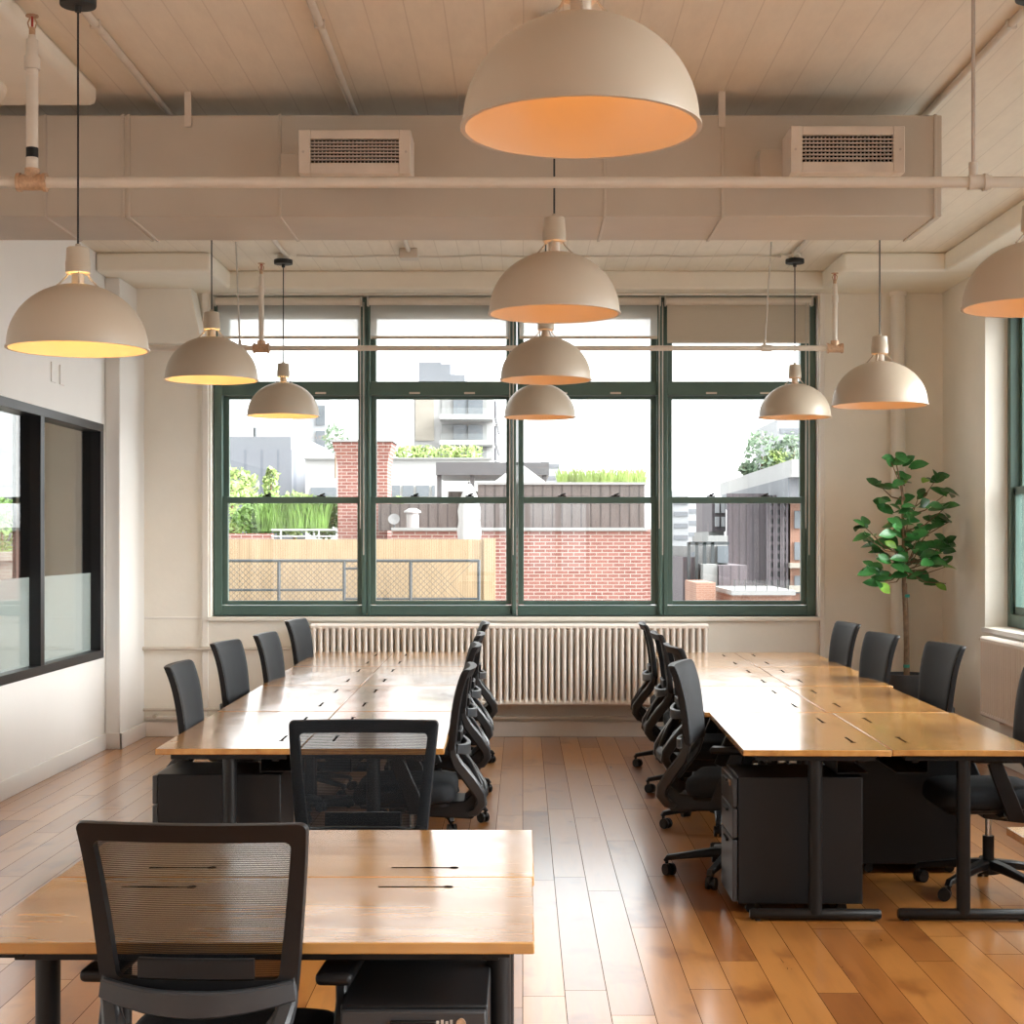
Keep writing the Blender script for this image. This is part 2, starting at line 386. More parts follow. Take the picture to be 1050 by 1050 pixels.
# right wall: far window in view, two nearer ones unseen and added for daylight
RW = [(6.70, 11.78), (.9, 5.9), (-5.6, -.2)]
RZ0, RZ1 = .98, 3.5
b = MB(); ys = [YB]
for y0, y1 in sorted(RW): ys += [y0, y1]
ys.append(YF)
for k in range(0, len(ys), 2): b.box(XR, XR + .45, ys[k], ys[k+1], 0, ZC)
for y0, y1 in RW: b.box(XR, XR + .45, y0, y1, 0, RZ0); b.box(XR, XR + .45, y0, y1, RZ1, ZC)
struct(b.build('wall_right', M['wall']))
# back wall, its unseen window opening added and sized for daylight
b = MB(); BX0, BX1 = -1.2, 1.4
b.box(-6.6, BX0, YB - .3, YB, 0, ZC); b.box(BX1, 4.0, YB - .3, YB, 0, ZC); b.box(BX0, BX1, YB - .3, YB, 0, .9); b.box(BX0, BX1, YB - .3, YB, 2.6, ZC)
struct(b.build('wall_back', M['wall']))
# left partition with internal window
PY0, PY1, PZ0, PZ1 = 5.9, 12.1, .72, 2.545
b = MB()
b.box(XL - .13, XL, YB, PY0, 0, ZC); b.box(XL - .13, XL, PY1, YF, 0, ZC); b.box(XL - .13, XL, PY0, PY1, 0, PZ0); b.box(XL - .13, XL, PY0, PY1, PZ1, ZC)
struct(b.build('wall_left', M['wall_white']))
b = MB(); b.box(-6.6, -6.45, YB, YF, 0, ZC); b.box(-6.45, XL - .13, 4.6, 4.7, 0, ZC)
struct(b.build('wall_side_room', M['wall']))
# pilaster in the left corner, with its flared capital
b = MB(); b.box(XL, ax(123, 12.17), 12.17, YF, 0, ZS)
struct(b.build('trim_1', M['wall_white'], bevel=.01))
b = MB()
c0 = [(ax(105,12.7), az(293,12.7)), (ax(195,12.7), az(293,12.7)), (ax(207,12.7), az(352,12.7)), (ax(105,12.7), az(352,12.7))]
b.prism([(p[0], p[1]) for p in c0], 12.7, YF)
struct(b.build('trim_2', M['wall'], bevel=.01))
# lowered soffit round the perimeter
b = MB(); b.box(XL, XR, 12.72, YF, ZS, ZC); struct(b.build('trim_3', M['soffit'], bevel=.015))
b = MB(); b.box(2.46, XR, 11.9, 12.74, ZS, ZC); struct(b.build('trim_4', M['soffit'], bevel=.02))
b = MB(); b.box(XL, -2.40, 11.9, 12.74, ZS, ZC); struct(b.build('trim_5', M['soffit'], bevel=.02))
b = MB(); b.box(3.24, XR, YB, 11.92, ZS, ZC); struct(b.build('trim_6', M['soffit'], bevel=.02))
# drop panel at upper left, and a column capital beside it
b = MB(); b.box(XL, -2.07, 2.0, 7.55, 3.745, ZC); struct(b.build('trim_7', M['soffit'], bevel=.03))
b = MB(); b.cyl((-2.75, 7.15, 3.70), (-2.75, 7.15, 3.76), .34, .36, 40); b.build('trim_8', M['soffit'], bevel=.02)['kind'] = 'structure'
# skirtings
b = MB(); b.box(XL, XL + .018, YB, 12.17, 0, .125); b.box(XL, ax(123,12.17) + .018, 12.15, 12.17, 0, .125); b.box(ax(123,12.17), ax(123,12.17) + .018, 12.15, YF, 0, .125)
struct(b.build('baseboard_left', M['wall_white'], bevel=.004))
b = MB(); b.box(ax(123,12.17) + .018, XR, YF - .03, YF, 0, .125); b.box(ax(123,12.17) + .018, XR, YF - .055, YF, .150, .172)
struct(b.build('baseboard_front', M['trim'], bevel=.004))
b = MB(); b.box(XR - .02, XR, YB, YF - .06, 0, .12); struct(b.build('baseboard_right', M['trim'], bevel=.004))
# casing strips and wall relief beside the window
b = MB(); b.box(ax(208,YF), ax(214,YF), YF - .03, YF, .17, ZS); struct(b.build('trim_10', M['trim'], bevel=.004))
b = MB(); b.box(ax(840,YF), ax(845,YF), YF - .035, YF, .17, ZS); struct(b.build('trim_11', M['trim'], bevel=.004))
b = MB(); b.box(ax(148,YF), ax(208,YF), YF - .012, YF, .98, 1.0); b.box(ax(214,YF), ax(840,YF), YF - .05, YF + .1, .965, 1.0)
struct(b.build('trim_12', M['trim'], bevel=.004))

# ------------------------------------------------------------------ front windows
PAN = [(219, 376, 233, 366), (376, 530, 385, 519), (530, 680, 537, 668), (680, 837, 690, 822)]
yF = YF + .09   # inner face of the window frames
for i, (f0, f1, p0, p1) in enumerate(PAN):
    d = yF
    X0, X1, A, B = ax(f0, d), ax(f1, d), ax(p0, d), ax(p1, d)
    X0 = max(X0, WX0 + .003); X1 = min(X1, WX1 - .003)
    w = struct(empty('window_%d' % (i + 1), ((X0 + X1) / 2, d, WZ0)), 'green timber sash window bay')
    ox, oy, oz = w.location
    def bl(mb, x0, x1, y0, y1, z0, z1): mb.box(x0 - ox, x1 - ox, y0, y1, z0 - oz, z1 - oz)
    zz = lambda py: az(py, d)
    fr = MB()
    g = .002
    bl(fr, X0 + g, A - .045, 0, .16, WZ0 + .004, WZ1 - .004); bl(fr, B + .045, X1 - g, 0, .16, WZ0 + .004, WZ1 - .004)
    bl(fr, A - .045, B + .045, 0.004, .16, WZ0 + .004, zz(621)); bl(fr, A - .045, B + .045, .004, .15, zz(405), zz(391)); bl(fr, A - .045, B + .045, .004, .15, zz(325), WZ1 - .004)
    bl(fr, A - .045, A, .05, .15, zz(391), zz(325)); bl(fr, B, B + .045, .05, .15, zz(391), zz(325))
    # raised mullion cover strips
    bl(fr, X1 - .04, X1 - .012, -.022, 0, WZ0 + .02, WZ1 - .02) if i < 3 else None
    fr.build('window_frame', M['green'], w, bevel=.004)
    lo = MB()
    bl(lo, A - .044, A, .03, .075, zz(620), zz(509)); bl(lo, B, B + .044, .03, .075, zz(620), zz(509)); bl(lo, A, B, .03, .075, zz(620.5), zz(616)); bl(lo, A, B, .03, .075, zz(516), zz(509.5))
    lo = lo.build('lower_sash', M['green'], w, bevel=.003)
    up = MB()
    bl(up, A - .044, A, .085, .13, zz(516), zz(405.4)); bl(up, B, B + .044, .085, .13, zz(516), zz(405.4)); bl(up, A, B, .085, .13, zz(408.5), zz(405.4)); bl(up, A, B, .085, .13, zz(515), zz(510))
    up = up.build('upper_sash', M['green'], w, bevel=.003)
    for sash, z0, z1, y in ((lo, 616, 516, .05), (up, 510, 408.5, .105), (w, 391, 325, .1)):
        pb = MB(); bl(pb, A - .003, B + .003, y, y + .005, zz(z0) - .002, zz(z1) + .002)
        pb.build('pane', M['glass'], sash, smooth=0)
    for fx in (.3, .72):
        x = A + (B - A) * fx
        lb = MB(); bl(lb, x - .035, x + .035, .035, .07, zz(509.3), zz(508)); lb.cyl((x - ox - .012, .05, zz(508) - oz), (x - ox + .03, .05, zz(506) - oz), .010, .007, 10)
        lb.build('sash_lock', M['black_metal'], lo)
        lf = MB(); bl(lf, x - .045, x + .045, -.002, .006, zz(404), zz(402)); lf.build('sash_lift', M['cream_paint'], w)
# right-hand wall windows, the last two added to let light in
for i, (y0, y1) in enumerate(RW):
    w = struct(empty('window_%d' % (i + 5), (XR + .17, (y0 + y1) / 2, RZ0)), 'green sash window in the right wall')
    n = 4; st = (y1 - y0) / n; L0 = y0 - (y0 + y1) / 2
    fr = MB()
    hz = RZ1 - RZ0
    fr.box(0, .14, L0 + .003, -L0 - .003, .003, .1); fr.box(0, .14, L0 + .003, -L0 - .003, hz - .09, hz - .003)
    for k in range(n + 1):
        yy = L0 + k * st; a0 = max(yy - .075, L0 + .003); a1 = min(yy + .075, -L0 - .003); fr.box(-.001, .141, a0, a1, .003, hz - .003)
        if 0 < k < n: fr.box(-.02, 0, yy - .015, yy + .015, .02, hz - .02)
    fr.build('window_frame', M['green'], w, bevel=.004)
    for k in range(n):
        a, c = L0 + k * st + .076, L0 + (k + 1) * st - .076
        sb = MB(); sb.box(.02, .065, a, a + .05, .1, 1.05); sb.box(.02, .065, c - .05, c, .1, 1.05); sb.box(.02, .065, a, c, .1, .16); sb.box(.02, .065, a, c, 1.0, 1.06)
        sb.box(.07, .115, a, a + .05, 1.0, hz - .09); sb.box(.07, .115, c - .05, c, 1.0, hz - .09); sb.box(.07, .115, a, c, hz - .15, hz - .09)
        s_ = sb.build('sash', M['green'], w, bevel=.003)
        pb = MB(); pb.box(.042, .047, a + .048, c - .048, .158, 1.002); pb.box(.09, .095, a + .048, c - .048, 1.05, hz - .148); pb.build('pane', M['glass'], s_, smooth=0)
    sl = MB(); sl.box(XR - .03, XR + .17, y0 + .003, y1 - .003, RZ0 - .04, RZ0 - .001); struct(sl.build('trim_%d' % (13 + i), M['wall_white'], bevel=.005))
# unseen back wall window, added to light the room
w = struct(empty('window_8', ((BX0 + BX1) / 2, YB - .2, .9)), 'unseen window added behind the camera for daylight')
fr = MB(); hw = (BX1 - BX0) / 2
for k in range(5):
    xx = -hw + k * hw / 2; fr.box(max(xx - .06, -hw + .003), min(xx + .06, hw - .003), 0, .12, .003, 1.697)
fr.box(-hw + .003, hw - .003, .001, .119, .003, .08); fr.box(-hw + .003, hw - .003, .001, .119, 1.62, 1.697); fr.build('window_frame', M['green'], w)
MB().box(-hw + .05, hw - .05, .05, .056, .07, 1.63).build('pane', M['glass'], w, smooth=0)
# side room window
w = struct(empty('window_9', ((LW0 + LW1) / 2, YF + .12, 1.0)), 'window of the glazed side room')
hw = (LW1 - LW0) / 2
fr = MB(); fr.box(-hw + .003, -hw + .07, 0, .12, .003, 2.197); fr.box(hw - .07, hw - .003, 0, .12, .003, 2.197); fr.box(-.04, .04, 0, .12, .003, 2.197)
fr.box(-hw + .07, hw - .07, .001, .119, .003, .07); fr.box(-hw + .07, hw - .07, .001, .119, 2.13, 2.197); fr.build('window_frame', M['green'], w)
MB().box(-hw + .06, hw - .06, .05, .056, .06, 2.14).build('pane', M['glass'], w, smooth=0)

# internal glazed partition
w = struct(empty('window_10', (XL, PY0, PZ0)), 'black framed internal window with frosted lower glass')
def px_(mb, x0, x1, y0, y1, z0, z1): mb.box(x0, x1, y0 - PY0, y1 - PY0, z0 - PZ0, z1 - PZ0)
muls = [PY0 + .045, 7.55, 9.05, 10.56, PY1 - .045]
fr = MB(); px_(fr, -.14, .012, PY0 + .002, PY1 - .002, PZ0 + .002, PZ0 + .065); px_(fr, -.14, .012, PY0 + .002, PY1 - .002, PZ1 - .065, PZ1 - .002)
for y in muls: px_(fr, -.139, .011, y - .043, y + .043, PZ0 + .06, PZ1 - .06)
fr.build('window_frame', M['black_frame'], w, bevel=.003)
for a, c in zip(muls, muls[1:]):
    pb = MB(); px_(pb, -.066, -.060, a + .042, c - .042, PZ0 + .063, PZ1 - .063)
    p = pb.build('pane', M['glass_left'], w, smooth=0)
    fb = MB(); px_(fb, -.069, -.067, a + .044, c - .044, PZ0 + .065, 1.385)
    fb.build('frosted_film', M['frosted'], p, smooth=0)

# ------------------------------------------------------------------ roller shades
def shade(i, label, fab, zb, x0, x1, chainx):
    d = YF + .005
    A, B = ax(x0, d), ax(x1, d); cx = (A + B) / 2; hw = (B - A) / 2
    t = thing('roller_shade', label, 'roller shade', (cx, d, WZ1), 0, 'roller shades over the window')
    MB().cyl((-hw + .012, 0.0, -.048), (hw - .012, 0.0, -.048), .034, n=20).build('roller_tube', M['cream_paint'], t)
    for bx0 in (-hw - .004, hw - .01): MB().box(bx0, bx0 + .014, -.035, .035, -.088, -.012).build('bracket', M['cord_white'], t)
    z = zb - WZ1
    MB().box(-hw + .02, hw - .02, .0335, .0350, z, -.05).build('fabric', fab, t, smooth=0)
    MB().box(-hw + .02, hw - .02, .026, .042, z - .012, z + .012).build('hem_bar', M['cream_paint'], t, bevel=.004)
    for dx in (0, .028): MB().cyl((hw + chainx + dx, -.028, -.06), (hw + chainx + dx, -.028, -1.95 - (.22 if dx else 0)), .0045, n=6).build('pull_cord', M['cord_white'], t)
    return t
dS = YF
shade(0, 'sheer roller shade half lowered over the leftmost window bay', M['sheer'], az(345.5, dS), 220, 371, -.01)
shade(1, 'sheer roller shade over the second window bay from the left', M['sheer'], az(345.5, dS), 377, 524, -.01)
shade(2, 'sheer roller shade over the third window bay, behind the row of pendants', M['sheer'], az(345.5, dS), 530, 677, -.01)
shade(3, 'opaque beige roller shade over the rightmost window bay', M['opaque_shade'], az(350, dS), 682, 833, -.06)

# ------------------------------------------------------------------ air duct
DY0, DY1, DZ0, DZ1 = 7.66, 8.27, az(222, 7.66), az(118, 7.66)
DX1 = ax(966, 7.66)
duct = thing('air_duct', 'long rectangular painted air duct hung below the ceiling', 'air duct', (0, DY0, DZ0))
dh = DZ1 - DZ0
MB().box(XL + .005, DX1, 0, DY1 - DY0, 0, dh).build('duct_body', M['duct'], duct, bevel=.006)
for px in (46, 126, 132, 287, 620, 741, 959):
    x = ax(px, DY0); MB().box(x - .007, x + .007, -.007, DY1 - DY0 + .007, -.007, dh + .004).build('seam', M['duct'], duct, bevel=.002)
for px in (46, 129.5, 285, 619, 958):
    x = ax(px, DY0) + .0105; MB().box(x - .0028, x + .0028, -.0026, DY1 - DY0, -.0026, dh).build('joint_line', M['duct_seam'], duct)
for px in (193, 740):
    x = ax(px, DY0); MB().box(x - .017, x + .017, -.010, -.004, dh - .06, ZC - DZ0).build('hanger_strap', M['cream_paint'], duct)
for (x0, x1, y0, y1, nx0) in ((306, 421, 133, 178, 291), (811, 928, 129, 177, 776)):
    d = 7.27; A, B, Z0, Z1 = ax(x0, d), ax(x1, d), az(y1, d) - DZ0, az(y0, d) - DZ0
    yf = d - DY0
    bx = MB(); 
    fw, fh = .055, .042
    bx.box(A, A + fw, yf, yf + .24, Z0, Z1); bx.box(B - fw, B, yf, yf + .24, Z0, Z1); bx.box(A + fw, B - fw, yf, yf + .24, Z0, Z0 + fh + .01); bx.box(A + fw, B - fw, yf, yf + .24, Z1 - fh, Z1)
    bx.box(A + fw, B - fw, yf + .16, yf + .24, Z0 + fh, Z1 - fh)
    vent = bx.build('supply_vent', M['vent'], duct, bevel=.004)
    nb = MB(); xn = ax(nx0, 7.6); nb.box(xn, B - .03, yf + .235, .0, Z0 + .02, Z1 - .05); nb.build('vent_neck', M['duct'], vent, bevel=.004)
    MB().box(A + fw, B - fw, yf + .034, yf + .044, Z0 + fh, Z1 - fh).build('vent_dark_panel', M['painted_dark'], vent)  # black sheet behind the grille, paints the shade inside the box
    gr = MB(); w_ = B - A - 2 * fw; zt, zb = Z1 - fh, Z0 + fh + .01
    for k in range(1, 23): x = A + fw + w_ * k / 23; gr.box(x - .0017, x + .0017, yf + .010, yf + .03, zb, zt)
    for k in range(1, 7): z = zb + (zt - zb) * k / 7; gr.box(A + fw, B - fw, yf + .006, yf + .024, z - .0030, z + .0030)
    gr.build('grille', M['duct_seam'], vent)
    sc = MB()
    for x in (A + .022, B - .022): sc.cyl((x, yf - .002, (Z0 + Z1) / 2), (x, yf + .002, (Z0 + Z1) / 2), .006, n=10)
    sc.build('screw', M['duct_seam'], vent)

# ------------------------------------------------------------------ sprinkler pipes
def sprinkler_head(par, x, z):
    b = MB(); b.cyl((x, 0, z), (x, 0, z + .03), .013, n=12)
    b.tube([(x - .012, 0, z + .028), (x - .018, 0, z + .05), (x - .006, 0, z + .075)], .0035, 6); b.tube([(x + .012, 0, z + .028), (x + .018, 0, z + .05), (x + .006, 0, z + .075)], .0035, 6)
    b.cyl((x, 0, z + .075), (x, 0, z + .080), .026, n=16)
    h = b.build('sprinkler_head', M['brass'], par)
    MB().cyl((x, 0, z + .03), (x, 0, z + .075), .005, n=8).build('glass_bulb', M['red'], h)
def upright(par, x, z1, r=.019):
    MB().cyl((x, 0, 0), (x, 0, z1 - .02), r, n=16).build('riser', M['cream_paint'], par)
    b = MB(); b.cyl((x, 0, z1 - .14), (x, 0, z1 - .09), r * 1.35, n=16); b.cyl((x, 0, z1 - .06), (x, 0, z1), r * .9, .014, n=16); b.build('reducer', M['cream_paint'], par)
    b = MB(); b.cyl((x - .055, 0, 0), (x + .055, 0, 0), .033, n=18); b.cyl((x - .06, 0, 0), (x - .045, 0, 0), .038, n=18); b.cyl((x + .045, 0, 0), (x + .06, 0, 0), .038, n=18); b.cyl((x, 0, .0), (x, 0, .055), .031, n=18)
    b.build('tee_fitting', M['brass'], par)
    sprinkler_head(par, x, z1)
zp = az(187, 6.3)
t = thing('sprinkler_pipe', 'thick cream sprinkler pipe running across in front of the air duct', 'pipe', (0, 6.3, zp))
MB().cyl((XL, 0, 0), (3.5, 0, 0), .0225, n=18).build('pipe_run', M['cream_paint'], t)
upright(t, ax(33, 6.3), az(36, 6.3) - zp, .024)
MB().cyl((ax(33,6.3), 0, .1), (ax(33,6.3), 0, .14), .0246, n=16).build('black_band', M['black_metal'], t)
x = ax(998, 6.3); MB().cyl((x, 0, .03), (x, 0, ZC - zp), .008, n=10).build('hanger_rod', M['duct_seam'], t)
b = MB(); b.cyl((x - .02, 0, 0), (x + .07, 0, 0), .03, n=18); b.cyl((x + .04, 0, 0), (x + .055, 0, 0), .036, n=18); b.cyl((x, 0, 0), (x, 0, .08), .018, n=14); b.build('coupling', M['cream_paint'], t)
zp = az(357, 11.5)
t = thing('sprinkler_pipe', 'thin cream sprinkler pipe running across in front of the window', 'pipe', (0, 11.5, zp))
MB().cyl((XL, 0, 0), (ax(856, 11.5), 0, 0), .020, n=16).build('pipe_run', M['cream_paint'], t)
upright(t, ax(268, 11.5), az(281, 11.5) - zp)
upright(t, ax(856, 11.5), az(291, 11.5) - zp)
for px in (246, 784):
    x = ax(px, 11.5); MB().cyl((x, 0, .01), (x + (.05 if px > 500 else -.03), 0, ZC - zp), .006, n=8).build('hanger_rod', M['cord_white'], t)
    b = MB(); b.cyl((x - .02, 0, 0), (x + .05, 0, 0), .027, n=16); b.cyl((x, 0, 0), (x, 0, .06), .013, n=12); b.build('coupling', M['cream_paint'], t)

# conduits on the ceiling
for x, y1, lab, c in ((-1.82, 12.0, 'straight cream conduit on the ceiling over the left pendants', 'conduit'), (-.865, 11.75, 'straight cream conduit on the ceiling ending in a square box', 'conduit'), (2.08, 12.0, 'straight cream conduit on the ceiling over the right pendants', 'conduit')):
    t = thing('ceiling_conduit', lab, c, (x, 0, ZC - .018), 0, 'ceiling conduits')
    MB().cyl((0, -4, 0), (0, y1, 0), .0175, n=12).build('conduit_tube', M['cream_paint'], t)
    b = MB()
    for yy in (5.2, 6.6, 9.0, 11.2): b.box(-.022, .022, yy - .009, yy + .009, -.019, .0178)
    b.build('clip', M['cream_paint'], t)
    if x == -.865:
        MB().box(-.07, .07, y1 - .02, y1 + .1, -.06, .0178).build('junction_box', M['cream_paint'], t, bevel=.006)
pts = [(-1.75 + k * (3.75 / 24), 11.99 + .012 * math.sin(k * 1.1), ZC - .012 - .008 * abs(math.sin(k * .7))) for k in range(25)]
tag(MB().tube(pts, .007, 8).build('ceiling_cable', M['cream_paint']), 'thin cable across the ceiling joining the far left and right pendants', 'cable')

# ------------------------------------------------------------------ pendant lamps
LR = .275
def dome_profile():
    hgt = .258; out = []
    n = 22
    for k in range(n + 1):
        a = (PI / 2) * k / n
        out.append((LR * math.cos(a) if k < n else .028, hgt * math.sin(a) ** .96 if k else 0))
    out = [(LR + .005, -.004), (LR + .005, .003)] + out[:-1]
    out = [p for p in out if p[0] > .045]
    out.append((.045, hgt * math.sin(math.acos(.045 / LR))))
    return out
def lamp_proto(ceil_len, bulb):
    root = empty('pendant_lamp')
    out = dome_profile()
    inn = [(max(r - .006, .03), z - .004 if z > .01 else -.004) for r, z in reversed(out)]
    prof = out + inn
    n = 56; rr = [[Vector((r*math.cos(2*PI*i/n), r*math.sin(2*PI*i/n), z)) for i in range(n)] for r, z in prof + [prof[0]]]
    b = MB(); b.rings(rr, False, False)
    bmesh.ops.remove_doubles(b.bm, verts=b.bm.verts, dist=1e-5)
    b.build('lamp_shade', M['lamp_paint'], root, smooth=50)
    b = MB(); b.lathe([(.022, .250), (.025, .255), (.025, .30)], n=20); b.build('neck', M['lamp_paint'], root)
    b = MB(); b.lathe([(.043, .298), (.049, .302), (.049, .345), (.0475, .347), (.044, .400), (.039, .404), (.012, .406), (.010, .418)], n=28); b.build('socket_cap', M['lamp_paint'], root)
    for k in range(4):
        a = PI / 4 + k * PI / 2 + .3; c, s = math.cos(a), math.sin(a)
        b = MB(); b.tube([(.036*c, .036*s, .302), (.045*c, .045*s, .285), (.072*c, .072*s, .256), (.078*c, .078*s, .245)], .0035, 6)
        b.sphere((.076*c, .076*s, .250), .007, 1); b.build('strut', M['lamp_paint'], root)
    b = MB(); b.lathe([(.013, .235), (.018, .20), (.030, .175), (.033, .15), (.026, .125), (.010, .115)], n=20); b.build('bulb', bulb, root)
    MB().lathe([(.018, .22), (.018, .262)], n=16).build('bulb_holder', M['cord_white'], root)
    MB().cyl((0, 0, .41), (0, 0, ceil_len - .02), .0042, n=8).build('cord', M['cord'], root)
    q = ceil_len - .040
    b = MB(); b.lathe([(.012, q - .06), (.014, q - .037), (.070, q - .035), (.072, q - .030), (.072, q - .006), (.070, q - .001)], n=32); b.build('canopy', M['cord'], root)
    MB().cyl((0, 0, q - .001), (0, 0, ceil_len - .001), .048, n=8).build('ceiling_box', M['cream_paint'], root)
    return root
lamps = [
 (.135, 3.60, 2.590, 'a', 'largest cream dome pendant, nearest the camera at top centre'),
 (.133, 6.53, 2.590, 'a', 'second cream dome pendant of the centre row, in front of the air duct'),
 (.140, 9.40, 2.610, 'a', 'third cream dome pendant of the centre row, overlapping the farthest one'),
 (.132, 11.98, 2.594, 'a', 'smallest cream dome pendant of the centre row, nearest the window'),
 (ax(80, 6.2), 6.2, 2.405, 'w', 'large cream dome pendant at far left with bright yellow light inside'),
 (ax(217, 9.3), 9.3, 2.605, 'w', 'middle cream dome pendant of the left row, over the window corner'),
 (ax(290.5, 11.98), 11.98, 2.600, 'w', 'smallest cream dome pendant of the left row, hung before the leftmost window bay'),
 (ax(1060, 6.15), 6.15, 2.558, 'a', 'cream dome pendant cut off by the right edge of the photo'),
 (ax(902, 9.11), 9.11, 2.430, 'a', 'cream dome pendant above the leafy plant at right'),
 (ax(815, 11.98), 11.98, 2.590, 'a', 'smallest cream dome pendant of the right row, before the rightmost window bay'),
]
protos = {}
for x, y, z, kind, lab in lamps:
    key = (kind, round(ZC - z, 2))
    if key not in protos:
        protos[key] = lamp_proto(ZC - z, M['bulb_amber'] if kind == 'a' else M['bulb_warm']); index_kids(protos[key]); o = protos[key]
    else:
        o = copy_tree(protos[key])
    o.location = (x, y, z); o.rotation_euler = (0, 0, random.uniform(0, 1.5))
    tag(o, lab, 'pendant lamp', 'cream dome pendant lamps')
    # the copy's canopy meets the ceiling: fine tune the height of the whole cord
    o.location.z = ZC - key[1]

# ------------------------------------------------------------------ desks
TZ = .74
def desk_proto(length, depth, pole_in, hand=1):
    """local x = long side, local y = depth, cable slots close to the y = +depth/2 edge"""
    root = empty('desk')
    hl, hd = length / 2 - .002, depth / 2 - .002
    top = MB().box(-hl, hl, -hd, hd, TZ - .026, TZ).build('desktop', M['desk'], root, bevel=.003)
    for sx in (-1, 1):
        cx = sx * length * .26
        b = MB(); y = hd - .115
        b.box(cx - .095, cx + .085, y - .0055, y + .0055, TZ - .001, TZ + .0006)
        b.cyl((cx + hand*.085, y, TZ - .001), (cx + hand*.085, y, TZ + .0007), .013, n=16)
        b.build('cable_slot', M['painted_dark'], top)
    b = MB(); b.box(-hl + .08, hl - .08, -hd + .10, -hd + .13, TZ - .066, TZ - .027); b.box(-hl + .08, hl - .08, hd - .13, hd - .10, TZ - .066, TZ - .027)
    for sx in (-1, 1): b.box(sx*(hl - pole_in) - .03, sx*(hl - pole_in) + .03, -hd + .06, hd - .06, TZ - .05, TZ - .027)
    b.build('underframe', M['black_metal'], root, bevel=.002)
    b = MB(); b.box(-hl + .2, hl - .2, hd - .20, hd - .06, TZ - .13, TZ - .125); b.box(-hl + .2, hl - .2, hd - .20, hd - .195, TZ - .13, TZ - .066); b.build('cable_tray', M['black_metal'], root)
    for sx in (-1, 1):
        x = sx * (hl - pole_in)
        leg = MB().cyl((x, 0, .03), (x, 0, TZ - .027), .030, n=20).build('leg', M['black_metal'], root)
        b = MB(); b.tube([(x, -hd + .035, .028), (x, -hd + .045, .028), (x, hd - .045, .028), (x, hd - .035, .028)], [.018, .024, .024, .018], 14); foot = b.build('foot', M['black_metal'], leg)
        b = MB()
        for yy in (-hd + .07, hd - .07): b.cyl((x, yy, 0), (x, yy, .012), .014, n=10)
        b.build('glide', M['plastic'], leg)
    return root
dk = desk_proto(1.45, .635, .062); index_kids(dk)
dkL = desk_proto(1.45, .622, .062); index_kids(dkL)
rows = [6.60, 8.06, 9.52, 10.98]
rn = ['nearest the camera', 'second from the camera', 'third from the camera', 'nearest the window']
first = {'R': True, 'L': True}
def place_desk(proto, tbl, x, y, rz, lab, grp):
    o = proto if first[tbl] else copy_tree(proto)
    first[tbl] = False
    o.location = (x, y, 0); o.rotation_euler = (0, 0, rz); tag(o, lab, 'desk', grp)
    return o
for r in range(4):
    yc = rows[r] + .725
    # right table: seam line
    sx = 1.574 + .0198 * (yc - 6.6) + (-.022 if r == 1 else 0.008 if r == 2 else 0)
    yaw = -.0198
    # left-hand desks of each table: long side along Y; slots edge towards the seam (+x) => rotate -90
    place_desk(dk, 'R', sx - .3185, yc, R(-90) + yaw, 'glossy wooden desk on the left side of the right table, %s' % rn[r], 'desks of the right table')
    place_desk(dk, 'R', sx + .3185, yc, R(90) + yaw, 'glossy wooden desk on the right side of the right table, %s' % rn[r], 'desks of the right table')
    sx = -.957 - .0135 * (yc - 6.6); yaw = .0135
    place_desk(dkL, 'L', sx - .311, yc + .05, R(-90) + yaw, 'glossy wooden desk on the left side of the left table, %s' % rn[r], 'desks of the left table')
    place_desk(dkL, 'L', sx + .311, yc + .05, R(90) + yaw, 'glossy wooden desk on the right side of the left table, %s' % rn[r], 'desks of the left table')
fd = desk_proto(1.27, .675, .085); index_kids(fd)
fd2 = desk_proto(1.27, .675, .085, -1); index_kids(fd2)
first['F'] = first['G'] = True
fx = .028 - .635
place_desk(fd, 'F', fx, 3.435 + .3375, 0, 'wooden desk in the foreground, nearer of its pair, with chair before it', 'foreground desks')
place_desk(fd2, 'G', fx + .004, 3.435 + .675 + .3375, PI, 'wooden desk in the foreground, farther of its pair', 'foreground desks')
place_desk(fd2, 'G', 1.505 + .635, 4.16 + .3375, PI, 'wooden desk at the right edge of the photo, only its corner showing', 'foreground desks')

# ------------------------------------------------------------------ drawer pedestals
def ped_proto():
    """front faces -y, .40 wide (x), .57 deep (y)"""
    root = empty('drawer_pedestal')
    MB().box(-.195, .195, -.26, .285, .045, .60).build('body', M['cabinet'], root, bevel=.005)
    for z0, z1 in ((.055, .325), (.332, .460), (.467, .592)):
        dr = MB().box(-.190, .190, -.284, -.262, z0, z1).build('drawer', M['drawer'], root, bevel=.004)
        b = MB(); b.box(-.06, .06, -.296, -.284, z1 - .03, z1 - .018); b.build('handle', M['black_metal'], dr, bevel=.002)
    lk = MB().cyl((.125, -.290, .565), (.125, -.284, .565), .013, n=18).build('lock', M['brass'], root)
    b = MB()
    for k, s in enumerate((.010, .012, .009, .012)): b.box(.060 + k * .012, .067 + k * .012, -.2855, -.284, .562, .562 + s)
    b.build('lock_marking', M['cord_white'], root)
    for sx in (-1, 1):
        for sy in (-1, 1):
            b = MB(); b.cyl((sx*.15 - .012, sy*.2, .022), (sx*.15 + .012, sy*.2, .022), .022, n=16); b.box(sx*.15 - .02, sx*.15 + .02, sy*.2 - .018, sy*.2 + .018, .03, .047)
            b.build('caster', M['plastic'], root)
    return root
pd = ped_proto(); index_kids(pd); pfirst = [True]
